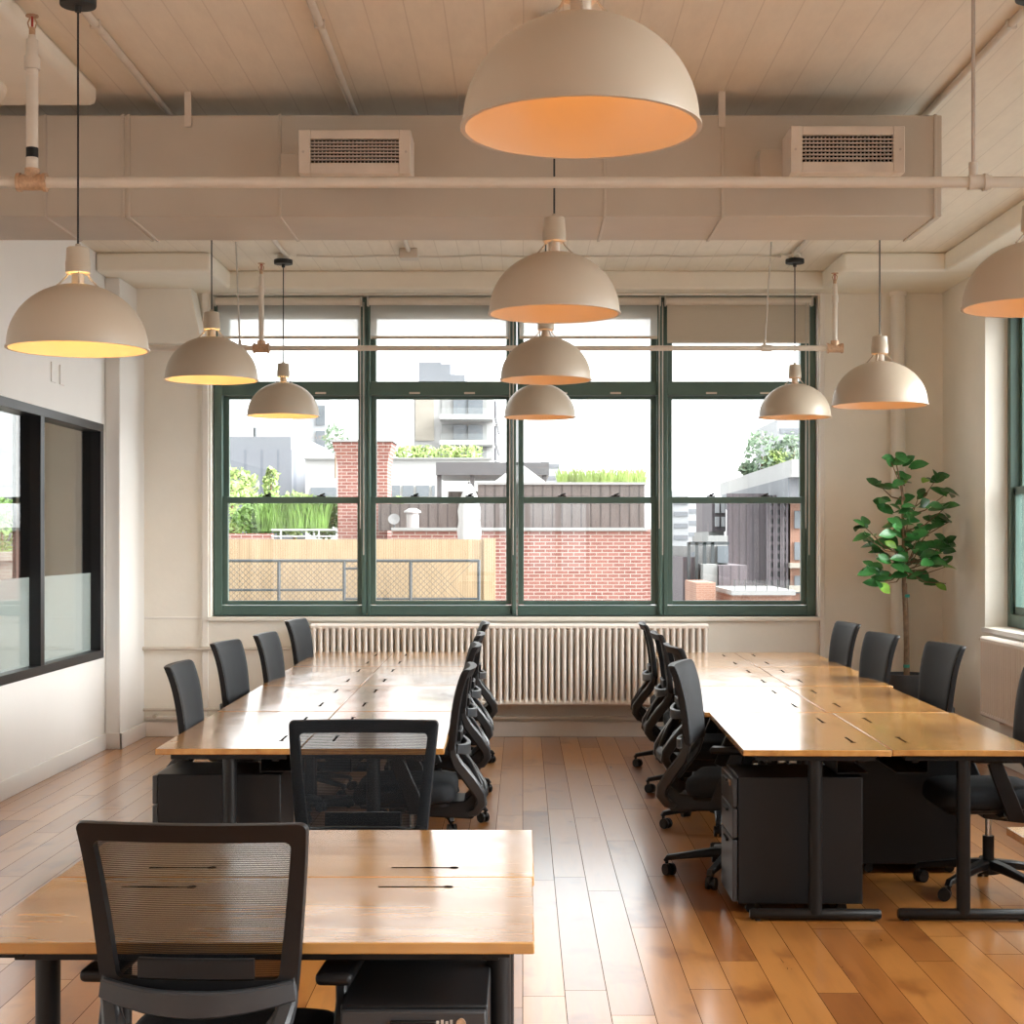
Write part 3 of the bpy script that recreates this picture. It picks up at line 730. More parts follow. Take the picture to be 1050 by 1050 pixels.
def place_ped(x, y, rz, lab):
    o = pd if pfirst[0] else copy_tree(pd); pfirst[0] = False
    o.location = (x, y, 0); o.rotation_euler = (0, 0, rz); tag(o, lab, 'drawer pedestal', 'charcoal drawer pedestals'); return o
# front facing -x : rotate -90 => local -y -> -x
place_ped(1.200, 6.965, R(-90), 'charcoal drawer pedestal under the near left desk of the right table')
place_ped(1.905, 7.80, R(90), 'charcoal drawer pedestal set farther back under the right side of the right table')
place_ped(-1.355, 7.05, R(-90), 'charcoal drawer pedestal under the near end of the left table')
place_ped(-.241, 3.42 + .285, 0, 'charcoal drawer pedestal under the foreground desk with a small lock').scale.x = .84
place_ped(1.27, 10.66, R(-90), 'charcoal drawer pedestal far down the left side of the right table')

# ------------------------------------------------------------------ office chairs
def rrect(hw0, hw1, z0, z1, r, n=10):
    """rounded trapezoid outline (x,z), hw0 at z0, hw1 at z1"""
    pts = []
    cs = [(hw1 - r, z1 - r, 0), (-hw1 + r, z1 - r, 90), (-hw0 + r, z0 + r, 180), (hw0 - r, z0 + r, 270)]
    for cx, cz, a0 in cs:
        for k in range(n + 1):
            a = R(a0 + 90 * k / n); pts.append((cx + r * math.cos(a), cz + r * math.sin(a)))
    res = []
    m = len(pts)
    for i in range(m):                       # refine the straight runs
        p, q = pts[i], pts[(i + 1) % m]
        k = 12 if i % (n + 1) == n else 1
        for j in range(k): res.append((p[0] + (q[0] - p[0]) * j / k, p[1] + (q[1] - p[1]) * j / k))
    return res
ZB0, ZB1 = .650, 1.035
def by(x, z):
    t = (z - ZB0) / (ZB1 - ZB0)
    return -.212 - .060 * t - .018 * t ** 6 + .008 * math.sin(min(max(t, 0), 1) * PI) + .42 * x * x
def chair_proto():
    root = empty('office_chair')
    out = rrect(.213, .246, ZB0, ZB1, .016); n = len(out)
    inn = rrect(.178, .212, ZB0 + .040, ZB1 - .040, .014)
    assert len(inn) == n
    b = MB(); th = .018
    o_f = [Vector((x, by(x, z) + th * .7, z)) for x, z in out]; o_b = [Vector((x, by(x, z) - th, z)) for x, z in out]
    mid_o = [Vector((x*1.012, by(x, z), ZB0 + (z-ZB0)*1.006)) for x, z in out]
    i_f = [Vector((x, by(x, z) + th * .55, z)) for x, z in inn]; i_b = [Vector((x, by(x, z) - th, z)) for x, z in inn]
    b.rings([i_f, o_f, mid_o, o_b, i_b, i_f], False, False)
    bmesh.ops.remove_doubles(b.bm, verts=b.bm.verts, dist=1e-6)
    b.build('back_frame', M['plastic'], root, smooth=50)
    b = MB(); cz = (ZB0 + ZB1) / 2
    rr = []
    for s_, o_ in ((1.0, .0128), (.985, .016), (.85, .019), (.65, .018), (.45, .017), (.25, .017), (.05, .017)):
        rr.append([Vector((x * s_, by(x * s_, cz + (z - cz) * s_) + o_, cz + (z - cz) * s_)) for x, z in out])
    b.rings(rr, False, True); b.build('back_mesh', M['mesh'], root, smooth=60)
    # lumbar pad behind the mesh
    b = MB(); zl = .715
    b.sweep([(x, by(x, zl) - .016, zl) for x in (-.125, -.06, 0, .06, .125)], [.045]*5, [.018]*5, (0, 0, 1)); b.build('lumbar_support', M['plastic'], root)
    # back support: curved cross bar and two slotted arms
    b = MB()
    pts = [(x, by(x, .66) - .022 - .034 * (1 - (x / .207) ** 2), .668 - .020 * (1 - (x/.207)**2)) for x in [-.207 + .414 * k / 12 for k in range(13)]]
    b.sweep(pts, [.044 + .014 * (1 - abs(k - 6) / 6) for k in range(13)], .022, (0, 0, 1))
    for sx in (-1, 1):
        b.sweep([(sx*.198, -.200, .700), (sx*.194, -.205, .640), (sx*.182, -.225, .590), (sx*.160, -.285, .510), (sx*.142, -.328, .445), (sx*.132, -.335, .405), (sx*.118, -.310, .365), (sx*.10, -.26, .345)], [.034, .038, .040, .042, .044, .046, .046, .04], [.030, .040, .052, .056, .054, .05, .045, .035])
        b.sweep([(sx*.182, -.215, .620), (sx*.13, -.275, .55), (sx*.075, -.325, .46), (sx*.05, -.32, .40)], .026, .022)
    b.build('back_support', M['grey_plastic'], root)
    b = MB(); b.prism([(-.330, .455), (-.352, .42), (-.345, .385), (-.29, .325), (-.10, .335), (.06, .355), (.06, .405), (-.14, .405), (-.25, .41), (-.30, .455)], -.125, .125, 'x'); b.build('tilt_mechanism', M['plastic'], root, bevel=.008)
    # seat
    def so(ins, z, y0=-.215, y1=.265, hw=.245):
        return [Vector((x, y, z - (.018 * max(0, (y - .12) / .145) ** 2))) for x, y in rrect(hw - ins - .012, hw - ins, y0 + ins, y1 - ins, .085 - min(ins, .05), 8)]
    b = MB(); b.rings([so(.05, .408), so(.012, .416), so(.0, .440), so(.0, .470), so(.008, .490), so(.028, .503), so(.065, .510), so(.12, .509), so(.18, .505)]); b.build('seat', M['fabric'], root, smooth=60)
    b = MB(); b.rings([so(.035, .392), so(.03, .409)]); b.build('seat_pan', M['plastic'], root)
    for sx in (-1, 1):
        b = MB(); b.sweep([(sx*.10, -.02, .385), (sx*.22, -.02, .385), (sx*.262, -.025, .400)], .07, .022, (0, 1, 0))
        b.sweep([(sx*.262, -.045, .385), (sx*.268, -.02, .45), (sx*.272, .03, .57), (sx*.270, .055, .635)], [.075, .075, .07, .062], [.024, .024, .022, .03], (0, 1, 0))
        arm = b.build('armrest', M['plastic'], root)
        MB().box(sx*.268 - .042, sx*.268 + .042, -.075, .165, .635, .665).build('arm_pad', M['plastic'], arm, bevel=.012, seg=3)
    MB().cyl((0, 0, .21), (0, 0, .37), .0145, n=16).build('gas_lift', M['chrome'], root)
    MB().cyl((0, 0, .09), (0, 0, .255), .0265, n=20).build('gas_lift_sleeve', M['plastic'], root)
    b = MB(); b.lathe([(.035, .075), (.055, .082), (.058, .12), (.045, .138), (.03, .142)], n=24)
    for k in range(5):
        a = R(-84 + 72 * k); c, s = math.cos(a), math.sin(a)
        pts = [(.03*c, .03*s, .122), (.12*c, .12*s, .116), (.25*c, .25*s, .096), (.325*c, .325*s, .084), (.338*c, .338*s, .066)]
        b.sweep(pts, [.062, .052, .038, .034, .03], [.045, .040, .030, .026, .02], (-s, c, 0))
    base = b.build('star_base', M['plastic'], root, smooth=40)
    for k in range(5):
        a = R(-84 + 72 * k); c, s = math.cos(a), math.sin(a); d2 = a + R(40 + 55 * k)
        q = Vector((.330*c, .330*s, 0)); u = Vector((math.cos(d2), math.sin(d2), 0)); v = Vector((-u.y, u.x, 0)); ctr = q + v * .018 + Vector((0, 0, .029))
        b = MB()
        b.cyl(ctr - u * .024, ctr - u * .006, .029, n=20); b.cyl(ctr + u * .006, ctr + u * .024, .029, n=20)
        b.cyl(ctr - u * .02, ctr + u * .02, .016, n=12); b.cyl(q + Vector((0,0,.03)), q + Vector((0,0,.075)), .009, n=10)
        b.build('caster', M['plastic'], base)
    return root
ch = chair_proto(); index_kids(ch); cfirst = [True]
def place_chair(x, y, rz, lab, grp):
    o = ch if cfirst[0] else copy_tree(ch); cfirst[0] = False
    o.location = (x, y, 0); o.rotation_euler = (0, 0, rz); tag(o, lab, 'office chair', grp); return o
def by_top(px, d, rz):     # place so that the middle of the back's top edge stands at that pixel column and depth
    tx, ty = 0, -.290
    c, s = math.cos(rz), math.sin(rz)
    return ax(px, d) - (c*tx - s*ty), d - (s*tx + c*ty)
def chair(px, d, deg, lab, grp):
    x, y = by_top(px, d, R(deg)); return place_chair(x, y, R(deg), lab, grp)
G1 = 'chairs at the foreground desks'
chair(193.5, 3.26, -3, 'black mesh office chair nearest the camera, its back towards us', G1)
chair(374, 5.17, 180, 'black mesh office chair beyond the foreground desks, facing the camera', G1)
G2 = 'chairs on the left side of the left table'
for px, d, yw, w_ in ((178, 7.55, 0, 'nearest the camera'), (227, 9.2, -7, 'second from the camera'), (268, 10.0, -5, 'third from the camera'), (300, 11.75, -8, 'nearest the window')):
    chair(px, d, -90 + yw, 'black mesh office chair on the left side of the left table, %s' % w_, G2)
G3 = 'chairs on the right side of the left table'
for px, d, yw, w_ in ((485, 7.40, 0, 'nearest the camera'), (491, 8.95, 2, 'second from the camera'), (495, 10.0, 0, 'third from the camera'), (500, 11.35, 3, 'nearest the window')):
    chair(px, d, 90 + yw, 'black mesh office chair on the right side of the left table, %s' % w_, G3)
G4 = 'chairs on the left side of the right table'
for px, d, yw, w_ in ((693, 7.61, -16, 'nearest, turned askew'), (686, 8.85, 4, 'second from the camera'), (670, 10.1, 0, 'third from the camera'), (657, 11.25, -2, 'nearest the window')):
    chair(px, d, -90 + yw, 'black mesh office chair on the left side of the right table, %s' % w_, G4)
G5 = 'chairs on the right side of the right table'
for px, d, yw, w_ in ((1077, 7.25, 0, 'nearest'), (974, 9.0, 8, 'second from the camera'), (909, 10.0, 9, 'third from the camera'), (873, 11.3, 6, 'nearest the window')):
    chair(px, d, 90 + yw, 'black mesh office chair on the right side of the right table, %s' % w_, G5)

# ------------------------------------------------------------------ radiators
def section_mesh(z0, z1, pitch, dep):
    b = MB()
    for yy in (-dep/2 + .018, 0, dep/2 - .018):
        n = 12; rx, ry = pitch * .33, .019
        ring = lambda z, k: [(rx*k*math.cos(2*PI*i/n), yy + ry*k*math.sin(2*PI*i/n), z) for i in range(n)]
        b.rings([ring(z0 + .03, 1.2), ring(z0 + .075, 1), ring(z1 - .075, 1), ring(z1 - .03, 1.2)])
    hp = pitch / 2 - .0008
    for za, zb in ((z0, z0 + .05), (z1 - .05, z1)):
        q = [(-dep/2, za + .015), (-dep/2 + .02, za), (dep/2 - .02, za), (dep/2, za + .015), (dep/2, zb - .015), (dep/2 - .02, zb), (-dep/2 + .02, zb), (-dep/2, zb - .015)]
        b.rings([[(-hp, y, z) for y, z in q], [(hp, y, z) for y, z in q]])
    return b
def radiator(lab, loc, rz, z0, z1, n, pitch, dep, valve):
    t = thing('radiator', lab, 'radiator', loc, rz)
    s0 = section_mesh(z0, z1, pitch, dep).build('radiator_section', M['radiator'], t, smooth=40)
    s0.location.x = (-(n - 1) / 2) * pitch
    for k in range(1, n):
        s_ = s0.copy(); COL.objects.link(s_); s_.parent = t; s_.location.x = (k - (n - 1) / 2) * pitch
    hw = n * pitch / 2
    b = MB(); b.cyl((-hw - .10, 0, z1 - .03), (-hw, 0, z1 - .03), .014, n=12); b.cyl((-hw - .06, 0, z1 - .03), (-hw - .03, 0, z1 - .03), .022, n=12); b.cyl((-hw - .085, 0, z1 - .03), (-hw - .085, -.03, z1 - .03), .012, n=12); b.build('valve', M['brass'], t)
    b = MB()
    for x in (-hw * .8, 0, hw * .8): b.box(x - .015, x + .015, .0, dep/2 + .02, z0 - .03, z0 + .003)
    b.build('wall_bracket', M['radiator'], t)
    return t
RX0, RX1 = ax(318, 12.72), ax(727, 12.72)
npz = 62; pit = (RX1 - RX0) / npz
radiator('long cream column radiator under the big window', ((RX0 + RX1) / 2, 12.81, 0), 0, az(724, 12.75), az(640, 12.75), npz, pit, .13, True)
radiator('cream column radiator below the right-hand window', (3.43, 10.0, 0), R(-90), .34, .93, 56, .052, .11, True)
# heating pipes
t = thing('heating_pipe', 'cream pipe along the front wall from corner to radiator valve', 'pipe', (0, 12.90, 0))
z = az(665, 12.9)
MB().tube([(ax(143, 12.9), 0, z), (RX0 - .2, 0, z), (RX0 - .115, 0, z + .03), (RX0 - .10, -.04, az(640,12.75) - .03), (RX0 - .09, -.09, az(640, 12.75) - .03)], .016, 12).build('pipe_run', M['cream_paint'], t)
MB().cyl((ax(143,12.9), 0, z), (ax(143,12.9) + .02, 0, z), .03, n=16).build('wall_flange', M['cream_paint'], t)
t = thing('heating_pipe', 'cream pipe low along the front wall behind the left table chairs', 'pipe', (0, 12.92, az(728, 12.9)))
MB().cyl((ax(143, 12.9), 0, 0), (ax(330, 12.9), 0, 0), .014, n=12).build('pipe_run', M['cream_paint'], t)
MB().cyl((ax(159,12.9), -.05, -.05), (ax(159,12.9), .03, -.05), .016, n=14).build('drain_cap', M['cream_paint'], t)
t = thing('riser_pipe', 'fat cream vertical pipe in the right corner behind the plant', 'pipe', (ax(921, 12.88), 12.885, 0))
MB().cyl((0, 0, 0), (0, 0, ZS), .058, n=24).build('pipe_run', M['trim'], t)
MB().cyl((0, 0, ZS - .03), (0, 0, ZS - .001), .072, n=24).build('collar', M['trim'], t)

# ------------------------------------------------------------------ rubber plant
PD = 12.25
plant = thing('potted_plant', 'tall leafy rubber plant tree in a dark pot by the right corner', 'plant', (ax(929, PD), PD, 0))
px0 = plant.location.x
b = MB(); b.lathe([(.13, 0), (.14, .01), (.175, .52), (.182, .56), (.182, .585), (.168, .585), (.160, .53)], n=36); b.build('pot', M['pot'], plant)
b = MB(); b.lathe([(.163, .53), (.162, .555), (.10, .566), (.03, .572)], n=30); b.build('soil', M['soil'], plant)
T = lambda px, py, dy=0: at(px, py, PD) - Vector((px0, PD, 0)) + Vector((0, dy, 0))
tr = MB(); tr.tube([(0, 0, .54), (.004, .01, .8), (-.006, 0, 1.05), T(927, 601), T(927, 575), T(926, 540), T(925, 505), T(921, 485), T(918, 470)], [.020, .019, .018, .018, .015, .012, .009, .006, .004], 10)
tr.tube([(.022, 0.01, .54), (.020, .012, .8), (.012, .01, 1.1), T(929, 598)], [.010, .010, .009, .007], 8)
tr.build('trunk', M['bark'], plant)
tips = [(190,110),(262,118),(240,170),(262,190),(152,197),(358,190),(392,186),(437,238),(336,236),(195,305),(255,293),(297,300),(415,293),(80,358),(70,412),(408,352),(350,375),(190,378),(455,348),(130,447),(195,440),(440,430),(243,462),(290,432),(326,475),(88,550),(130,542),(158,572),(283,510),(228,512),(285,556),(372,588),(450,530),(446,602),(352,515),(430,500),(385,450),(160,500),(165,605),(118,588),(300,400),(215,350),(262,332),(180,270),(330,405),(215,420),(265,380),(150,470),(310,450),(410,455)]
young = {3, 20, 32, 33, 5, 38}
rg = random.Random(11)
bl_, fo, yo = MB(), MB(), MB()
def leaf(mb, base, dirv, up, ln, wd):
    dirv = dirv.normalized(); side = dirv.cross(up).normalized(); nrm = side.cross(dirv).normalized()
    prof = [(0, .05), (.12, .45), (.3, .88), (.5, 1.0), (.7, .85), (.87, .45), (1, .02)]
    rows_ = []
    for t_, w_ in prof:
        c = base + dirv * ln * t_ - Vector((0, 0, 1)) * ln * .18 * t_ * t_
        hw = wd * w_ / 2
        rows_.append([c - side * hw + nrm * hw * .28, c, c + side * hw + nrm * hw * .28])
    vs = [[mb.bm.verts.new(p) for p in r] for r in rows_]
    for a, c in zip(vs, vs[1:]):
        for i in range(2): mb.bm.faces.new((a[i], a[i+1], c[i+1], c[i]))
for k, (zx, zy) in enumerate(tips):
    px, py = 860 + zx / 3.75, 440 + zy / 3.75
    dy = rg.uniform(-.30, .30) * (1 - abs(py - 540) / 130)
    tip = T(px, py, dy)
    # branch from the trunk
    zj = min(max(tip.z - rg.uniform(.12, .3), 1.40), 2.2); jj = Vector((-.01, 0, zj))
    outw = Vector((tip.x, tip.y, 0)); 
    base_pt = tip - (tip - jj).normalized() * .05
    if k % 2 == 0 or abs(tip.x) > .25:
        md = jj.lerp(base_pt, .5) - Vector((0, 0, .04)); bl_.tube([jj, md, base_pt], [.0065, .005, .0028], 6)
    for q in range(4 if k not in young else 1):
        ang = rg.uniform(0, 2*PI) if q else math.atan2(outw.y, outw.x) + rg.uniform(-.5, .5)
        dv = Vector((math.cos(ang), math.sin(ang) * .8, rg.uniform(-.25, 1.0))); ln = rg.uniform(.12, .175)
        st_ = base_pt if q else tip - dv.normalized() * ln * .5
        up = Vector((rg.uniform(-.6, .6), rg.uniform(-1.5, -.3), .8)).normalized()
        if q: st_ = base_pt + Vector((rg.uniform(-.03, .03), rg.uniform(-.05, .05), rg.uniform(-.03, .03)))
        e = st_ + dv * ln
        if e.x + px0 > XR - .03: dv.x = -abs(dv.x)
        leaf(yo if k in young else fo, st_, dv, up, ln, ln * rg.uniform(.46, .58))
bl_.build('branch', M['bark'], plant); fo.build('foliage', M['leaf'], plant, smooth=80); yo.build('young_leaves', M['leaf_young'], plant, smooth=80)['label'] = 'bright young leaves'
b = MB()
for py in (611, 683): z = az(py, PD); b.cyl((.004, 0, z - .012), (.004, 0, z + .012), .026, n=14)
b.build('plant_tie', M['tie'], plant)

# faint socket plate on the left partition
t = thing('wall_plate', 'pair of small painted blank plates high on the left partition', 'wall plate', (XL, 10.9, az(383, 10.9)))
for dy in (-.08, .12): MB().box(0, .010, dy - .05, dy + .05, -.07, .07).build('plate', M['wall_white'], t, bevel=.003)

# ------------------------------------------------------------------ outside: neighbouring roofs
def bx(name, px0, px1, py0, py1, d, dep, mat, parent, base=None, bevel=0):
    z0 = az(py1, d) if base is None else base
    return MB().box(ax(px0, d), ax(px1, d), d, d + dep, z0, az(py0, d)).build(name, mat, parent, bevel=bevel)
t = thing('roof_terrace', 'flat gravel roof of the neighbouring building behind the bamboo screen', 'roof', (0, 20.5, -3))
MB().box(-6.5, 2.25, 0, 26, 2.6, 3.0).build('roof_slab', M['roof_gravel'], t)
MB().box(-6.5, 2.25, 0, 26, -14, 2.6).build('building_wall', M['grey_concrete'], t)
MB().box(-80, 80, 18, 220, -16.2, -16).build('ground', M['street'])['kind'] = 'structure'
# bamboo screen
d = 22.6
t = thing('bamboo_screen', 'pale bamboo reed screen behind the chain link fence', 'screen', (0, d, 0))
MB().box(-6.2, ax(496, d), 0, .05, 0, az(553, d)).build('reed_panel', M['bamboo'], t)
MB().box(ax(496, d), ax(508, d), -.04, .10, 0, az(552, d)).build('end_panel', M['bamboo'], t)
# chain link fence
d = 22.2
t = thing('chain_link_fence', 'dark chain link fence with rails outside the left windows', 'fence', (0, d, 0))
xa, xb = -6.2, ax(491, d)
b = MB(); b.cyl((xa, 0, az(575, d)), (xb, 0, az(575, d)), .022, n=10); b.build('rail', M['fence_metal'], t)
b = MB(); b.cyl((xa, 0, az(605, d)), (ax(352, d), 0, az(605, d)), .018, n=10); b.build('rail', M['fence_metal'], t)
b = MB(); b.cyl((ax(354, d), 0, az(614, d)), (xb, 0, az(614, d)), .018, n=10); b.cyl((ax(354, d), 0, az(583, d)), (ax(386, d), 0, az(583, d)), .018, n=10); b.build('rail', M['fence_metal'], t)
for px in (220, 286, 353, 421, 491):
    MB().cyl((ax(px, d), 0, 0), (ax(px, d), 0, az(574, d)), .024, n=10).build('post', M['fence_metal'], t)
b = MB(); zt, zb = az(576, d), az(622, d); hgt = zt - zb
x = xa
while x < xb:
    for sgn in (1, -1):
        x0_, x1_ = (x, x + hgt) if sgn > 0 else (x + hgt, x)
        p, q = Vector((x0_, 0, zb)), Vector((x1_, 0, zt))
        lo_, hi_ = min(p.x, q.x), max(p.x, q.x)
        if hi_ > xb or lo_ < xa: continue
        b.cyl(p, q, .0035, n=4, cap=False)
    x += .085
b.build('wire_mesh', M['fence_metal'], t, smooth=0)
# brick building
d = 26.0
t = thing('brick_building', 'low red brick wall with pale coping outside the third window bay', 'building', (0, d, 0))
MB().box(ax(401.5, d), ax(661, d), 0, 3.4, -12, az(544, d)).build('brick_wall', M['brick'], t)
MB().box(ax(401.5, d), ax(664, d), -.06, .35, az(544, d), az(541, d)).build('coping', M['pale_concrete'], t)
MB().box(ax(661, d), ax(668, d), .15, 3.4, -12, az(543, d)).build('corner_pier', M['brick'], t)
d = 27.4
t = thing('board_fence', 'weathered dark board fence on top of the brick wall', 'fence', (0, d, 0))
MB().box(ax(490, d), ax(661, d), 0, .08, az(544, 26) + .01, az(497, d)).build('board_panel', M['boards'], t)
MB().box(ax(489, d), ax(662, d), -.03, .12, az(497, d), az(494.5, d)).build('cap_rail', M['pale_concrete'], t)
MB().box(ax(386, d), ax(492, d), .3, .38, az(544, 26) + .01, az(516, d)).build('board_panel', M['boards'], t)
# leafy things
def leafy(name, lab, cat, px, py, d, rx, rz, mat, n=420, size=.07, group=None, ry=None, seed=0, stem=True, drop=.6):
    rg = random.Random(seed or (px * 31 + py)); c = at(px, py, d); ry = ry or rx
    t = thing(name, lab, cat, (c.x, d, c.z - rz), 0, group)
    b = MB()
    for _ in range(n):
        v = Vector((rg.gauss(0, 1), rg.gauss(0, 1), rg.gauss(0, 1))).normalized() * rg.uniform(.35, 1) ** .5
        p = Vector((v.x * rx, v.y * ry, v.z * rz + rz)); lump = 1 + .18 * math.sin(v.x * 7 + seed) * math.cos(v.z * 6)
        p = Vector((p.x * lump, p.y, p.z))
        u = Vector((rg.gauss(0,1), rg.gauss(0,1), rg.gauss(0,1))).normalized(); w = u.orthogonal().normalized(); s_ = size * rg.uniform(.6, 1.4)
        b.face([p - u*s_, p - w*s_*.45, p + u*s_, p + w*s_*.45])
    b.build('foliage', mat, t, smooth=0)
    if stem: MB().cyl((0, 0, -drop), (0, 0, rz), max(.02, rx * .05), n=8).build('stem', M['bark'], t)
    return t
def grassy(name, lab, px0, px1, py0, py1, d, mat, n=260, seed=3):
    rg = random.Random(seed); x0, x1 = ax(px0, d), ax(px1, d); z0, z1 = az(py1, d), az(py0, d)
    t = thing(name, lab, 'plant', ((x0 + x1)/2, d, z0), 0)
    b = MB(); W = (x1 - x0) / 2
    for _ in range(n):
        x = rg.uniform(-W, W); h = (z1 - z0) * rg.uniform(.5, 1.05); l = rg.uniform(-.5, .5) * h * .7; y = rg.uniform(-.4, .4); ly = rg.uniform(-.3, .3)*h
        w = .009; b.face([(x - w, y, 0), (x + w, y, 0), (x + l*.4 + w, y + ly*.4, h*.6), (x + l*.4 - w, y + ly*.4, h*.6)]); b.face([(x + l*.4 - w, y + ly*.4, h*.6), (x + l*.4 + w, y + ly*.4, h*.6), (x + l, y + ly, h)])
    b.build('blades', mat, t, smooth=0); return t
GS = 'shrubs on the neighbouring roof'
leafy('roof_shrub', 'leafy green shrub at the left edge of the window above the bamboo', 'shrub', 240, 522, 29.5, .62, .52, M['shrub_pale'], 900, .06, GS)
leafy('roof_shrub', 'round bright green shrub above the bamboo screen, left of middle', 'shrub', 272, 530, 28.7, .62, .40, M['shrub'], 900, .06, GS)
leafy('roof_shrub', 'wide bright green shrub above the bamboo screen', 'shrub', 302, 527, 29.2, .55, .42, M['shrub_pale'], 900, .06, GS)
leafy('roof_shrub', 'bright green shrub close beside the brick chimney', 'shrub', 332, 531, 28.7, .42, .40, M['shrub'], 700, .06, GS)
leafy('roof_tree', 'small pale tree rising in front of the corrugated grey building', 'tree', 278, 496, 31.5, .16, .36, M['shrub_pale'], 260, .06)
leafy('roof_tree', 'pale green tree at the left window edge, taller than the shrubs', 'tree', 238, 498, 32, .55, .40, M['shrub_pale'], 700, .07)
leafy('roof_tree', 'small airy tree behind the top left of the brick chimney', 'tree', 344, 450, 40, .32, .42, M['tree_far'], 160, .07)
grassy('grass_clump', 'clump of tall green ornamental grass above the bamboo screen', 268, 337, 508, 545, 28.3, M['shrub'], 1300, 5)
grassy('grass_clump', 'clump of pale grass growing above the board fence', 572, 662, 478, 498, 28.2, M['shrub_pale'], 650, 9)
leafy('roof_shrub', 'slim green shrub just right of the brick chimney', 'shrub', 408, 530, 29.5, .16, .42, M['shrub'], 320, .06, GS)
leafy('roof_shrub', 'dark green low bush right of the brick chimney beside the white vent', 'shrub', 416, 535, 29.9, .2, .28, M['shrub'], 220, .06, GS)
# low wall and white rail under the shrubs
t = thing('parapet_wall', 'low brick parapet under the shrubs at left', 'wall', (0, 27.2, 0))
MB().box(-6.4, ax(278, 27.2), 0, .3, 0, az(547, 27.2)).build('brick_wall', M['brick'], t)
t = thing('guard_rail', 'thin white guard rail before the shrubs', 'railing', (0, 27.2, 0))
for py in (543.5, 550): MB().cyl((ax(278,27.2), 0, az(py,27.2)), (ax(346,27.2), 0, az(py,27.2)), .016, n=8).build('rail', M['white_render'], t)
for px in (288, 327): MB().cyl((ax(px,27.2), 0, 0), (ax(px,27.2), 0, az(543,27.2)), .016, n=8).build('post', M['white_render'], t)
# chimney
d = 28.0
t = thing('brick_chimney', 'tall red brick chimney with a flared top behind the bamboo screen', 'chimney', (ax(372, d), d, 0))
hwB, hwT = (400 - 345) / 2 * d / F * .92, (402 - 342) / 2 * d / F
b = MB()
sq = lambda h, z: [(-h, -h + .4, z), (h, -h + .4, z), (h, h + .4, z), (-h, h + .4, z)]
b.rings([sq(hwB, 0), sq(hwB, az(478, d)), sq(hwB + .02, az(470, d)), sq(hwT, az(457, d)), sq(hwT, az(453.5, d))]); b.build('chimney_stack', M['brick'], t, smooth=0)
MB().box(-hwT - .04, hwT + .04, -hwT + .36, hwT + .44, az(453.5, d), az(451.5, d)).build('chimney_cap', M['pale_concrete'], t)
# pergola
d = 30.0
t = thing('pergola', 'grey roof terrace pergola behind the closed umbrella', 'pergola', (0, d, 0))
MB().box(ax(447, d), ax(563, d), 0, 3, az(487, d), az(474, d)).build('roof_beam', M['pergola'], t)
for px in (450, 484, 558):
    MB().box(ax(px - 2.2, d), ax(px + 2.2, d), .1, .2, 0, az(486, d)).build('post', M['pergola'], t)
MB().box(ax(452, d), ax(522, d), 2.9, 3, 0.5, az(499, d)).build('back_panel', M['boards'], t)
t = thing('roof_skylight', 'white pointed roof canopy under the pergola beam', 'canopy', (ax(533, 29), 29, az(500, 29)))
b = MB(); b.rings([[(-.6, -.4, 0), (.6, -.4, 0), (.6, .4, 0), (-.6, .4, 0)], [(-.06, -.03, .42), (.06, -.03, .42), (.06, .03, .42), (-.06, .03, .42)]]); b.build('canopy_cloth', M['umbrella'], t, smooth=0)
d = 25.2
t = thing('closed_umbrella', 'closed white patio umbrella standing before the brick wall', 'umbrella', (ax(481, d), d, 0))
b = MB(); n = 20
prof = [(.03, az(496.5, d)), (.07, az(500, d)), (.13, az(510, d)), (.175, az(524, d)), (.16, az(534, d)), (.185, az(545, d)), (.17, az(553, d)), (.05, az(552, d))]
rr = [[((r*(1 + .13*math.sin(5*2*PI*i/n)))*math.cos(2*PI*i/n), r*(1 + .13*math.sin(5*2*PI*i/n))*math.sin(2*PI*i/n), z) for i in range(n)] for r, z in prof]
b.rings(rr); b.build('canopy', M['umbrella'], t, smooth=60)
MB().cyl((0, 0, 0), (0, 0, az(494, d)), .022, n=10).build('pole', M['pergola'], t)
t = thing('satellite_dish', 'small grey satellite dish beside the chimney on the roof', 'dish', (ax(404, 27), 27, az(541, 27)))
b = MB(); Mx = Matrix.Translation((0, 0, .14)) @ Matrix.Rotation(R(70), 4, 'X'); b.lathe([(.001, 0), (.06, .006), (.10, .02), (.10, .026), (.001, .008)], n=20, M=Mx); b.build('dish', M['grey_concrete'], t); MB().cyl((0, .03, -.4), (0, .03, .12), .015, n=8).build('mast', M['fence_metal'], t)
t = thing('roof_vent', 'white round roof vent with a cap beside the satellite dish', 'vent', (ax(423, 27.3), 27.3, az(541, 27.3)))
MB().cyl((0, 0, -.4), (0, 0, .26), .11, n=20).build('vent_pipe', M['white_render'], t); MB().lathe([(.15, .26), (.15, .29), (.06, .34)], n=20).build('vent_cap', M['white_render'], t)

def windows(parent, rects, d, mat, off=.06, pane=None):
    for (a, c, e, f) in rects:
        MB().box(ax(a, d), ax(c, d), -off, .12, az(f, d), az(e, d)).build('window', mat, parent)
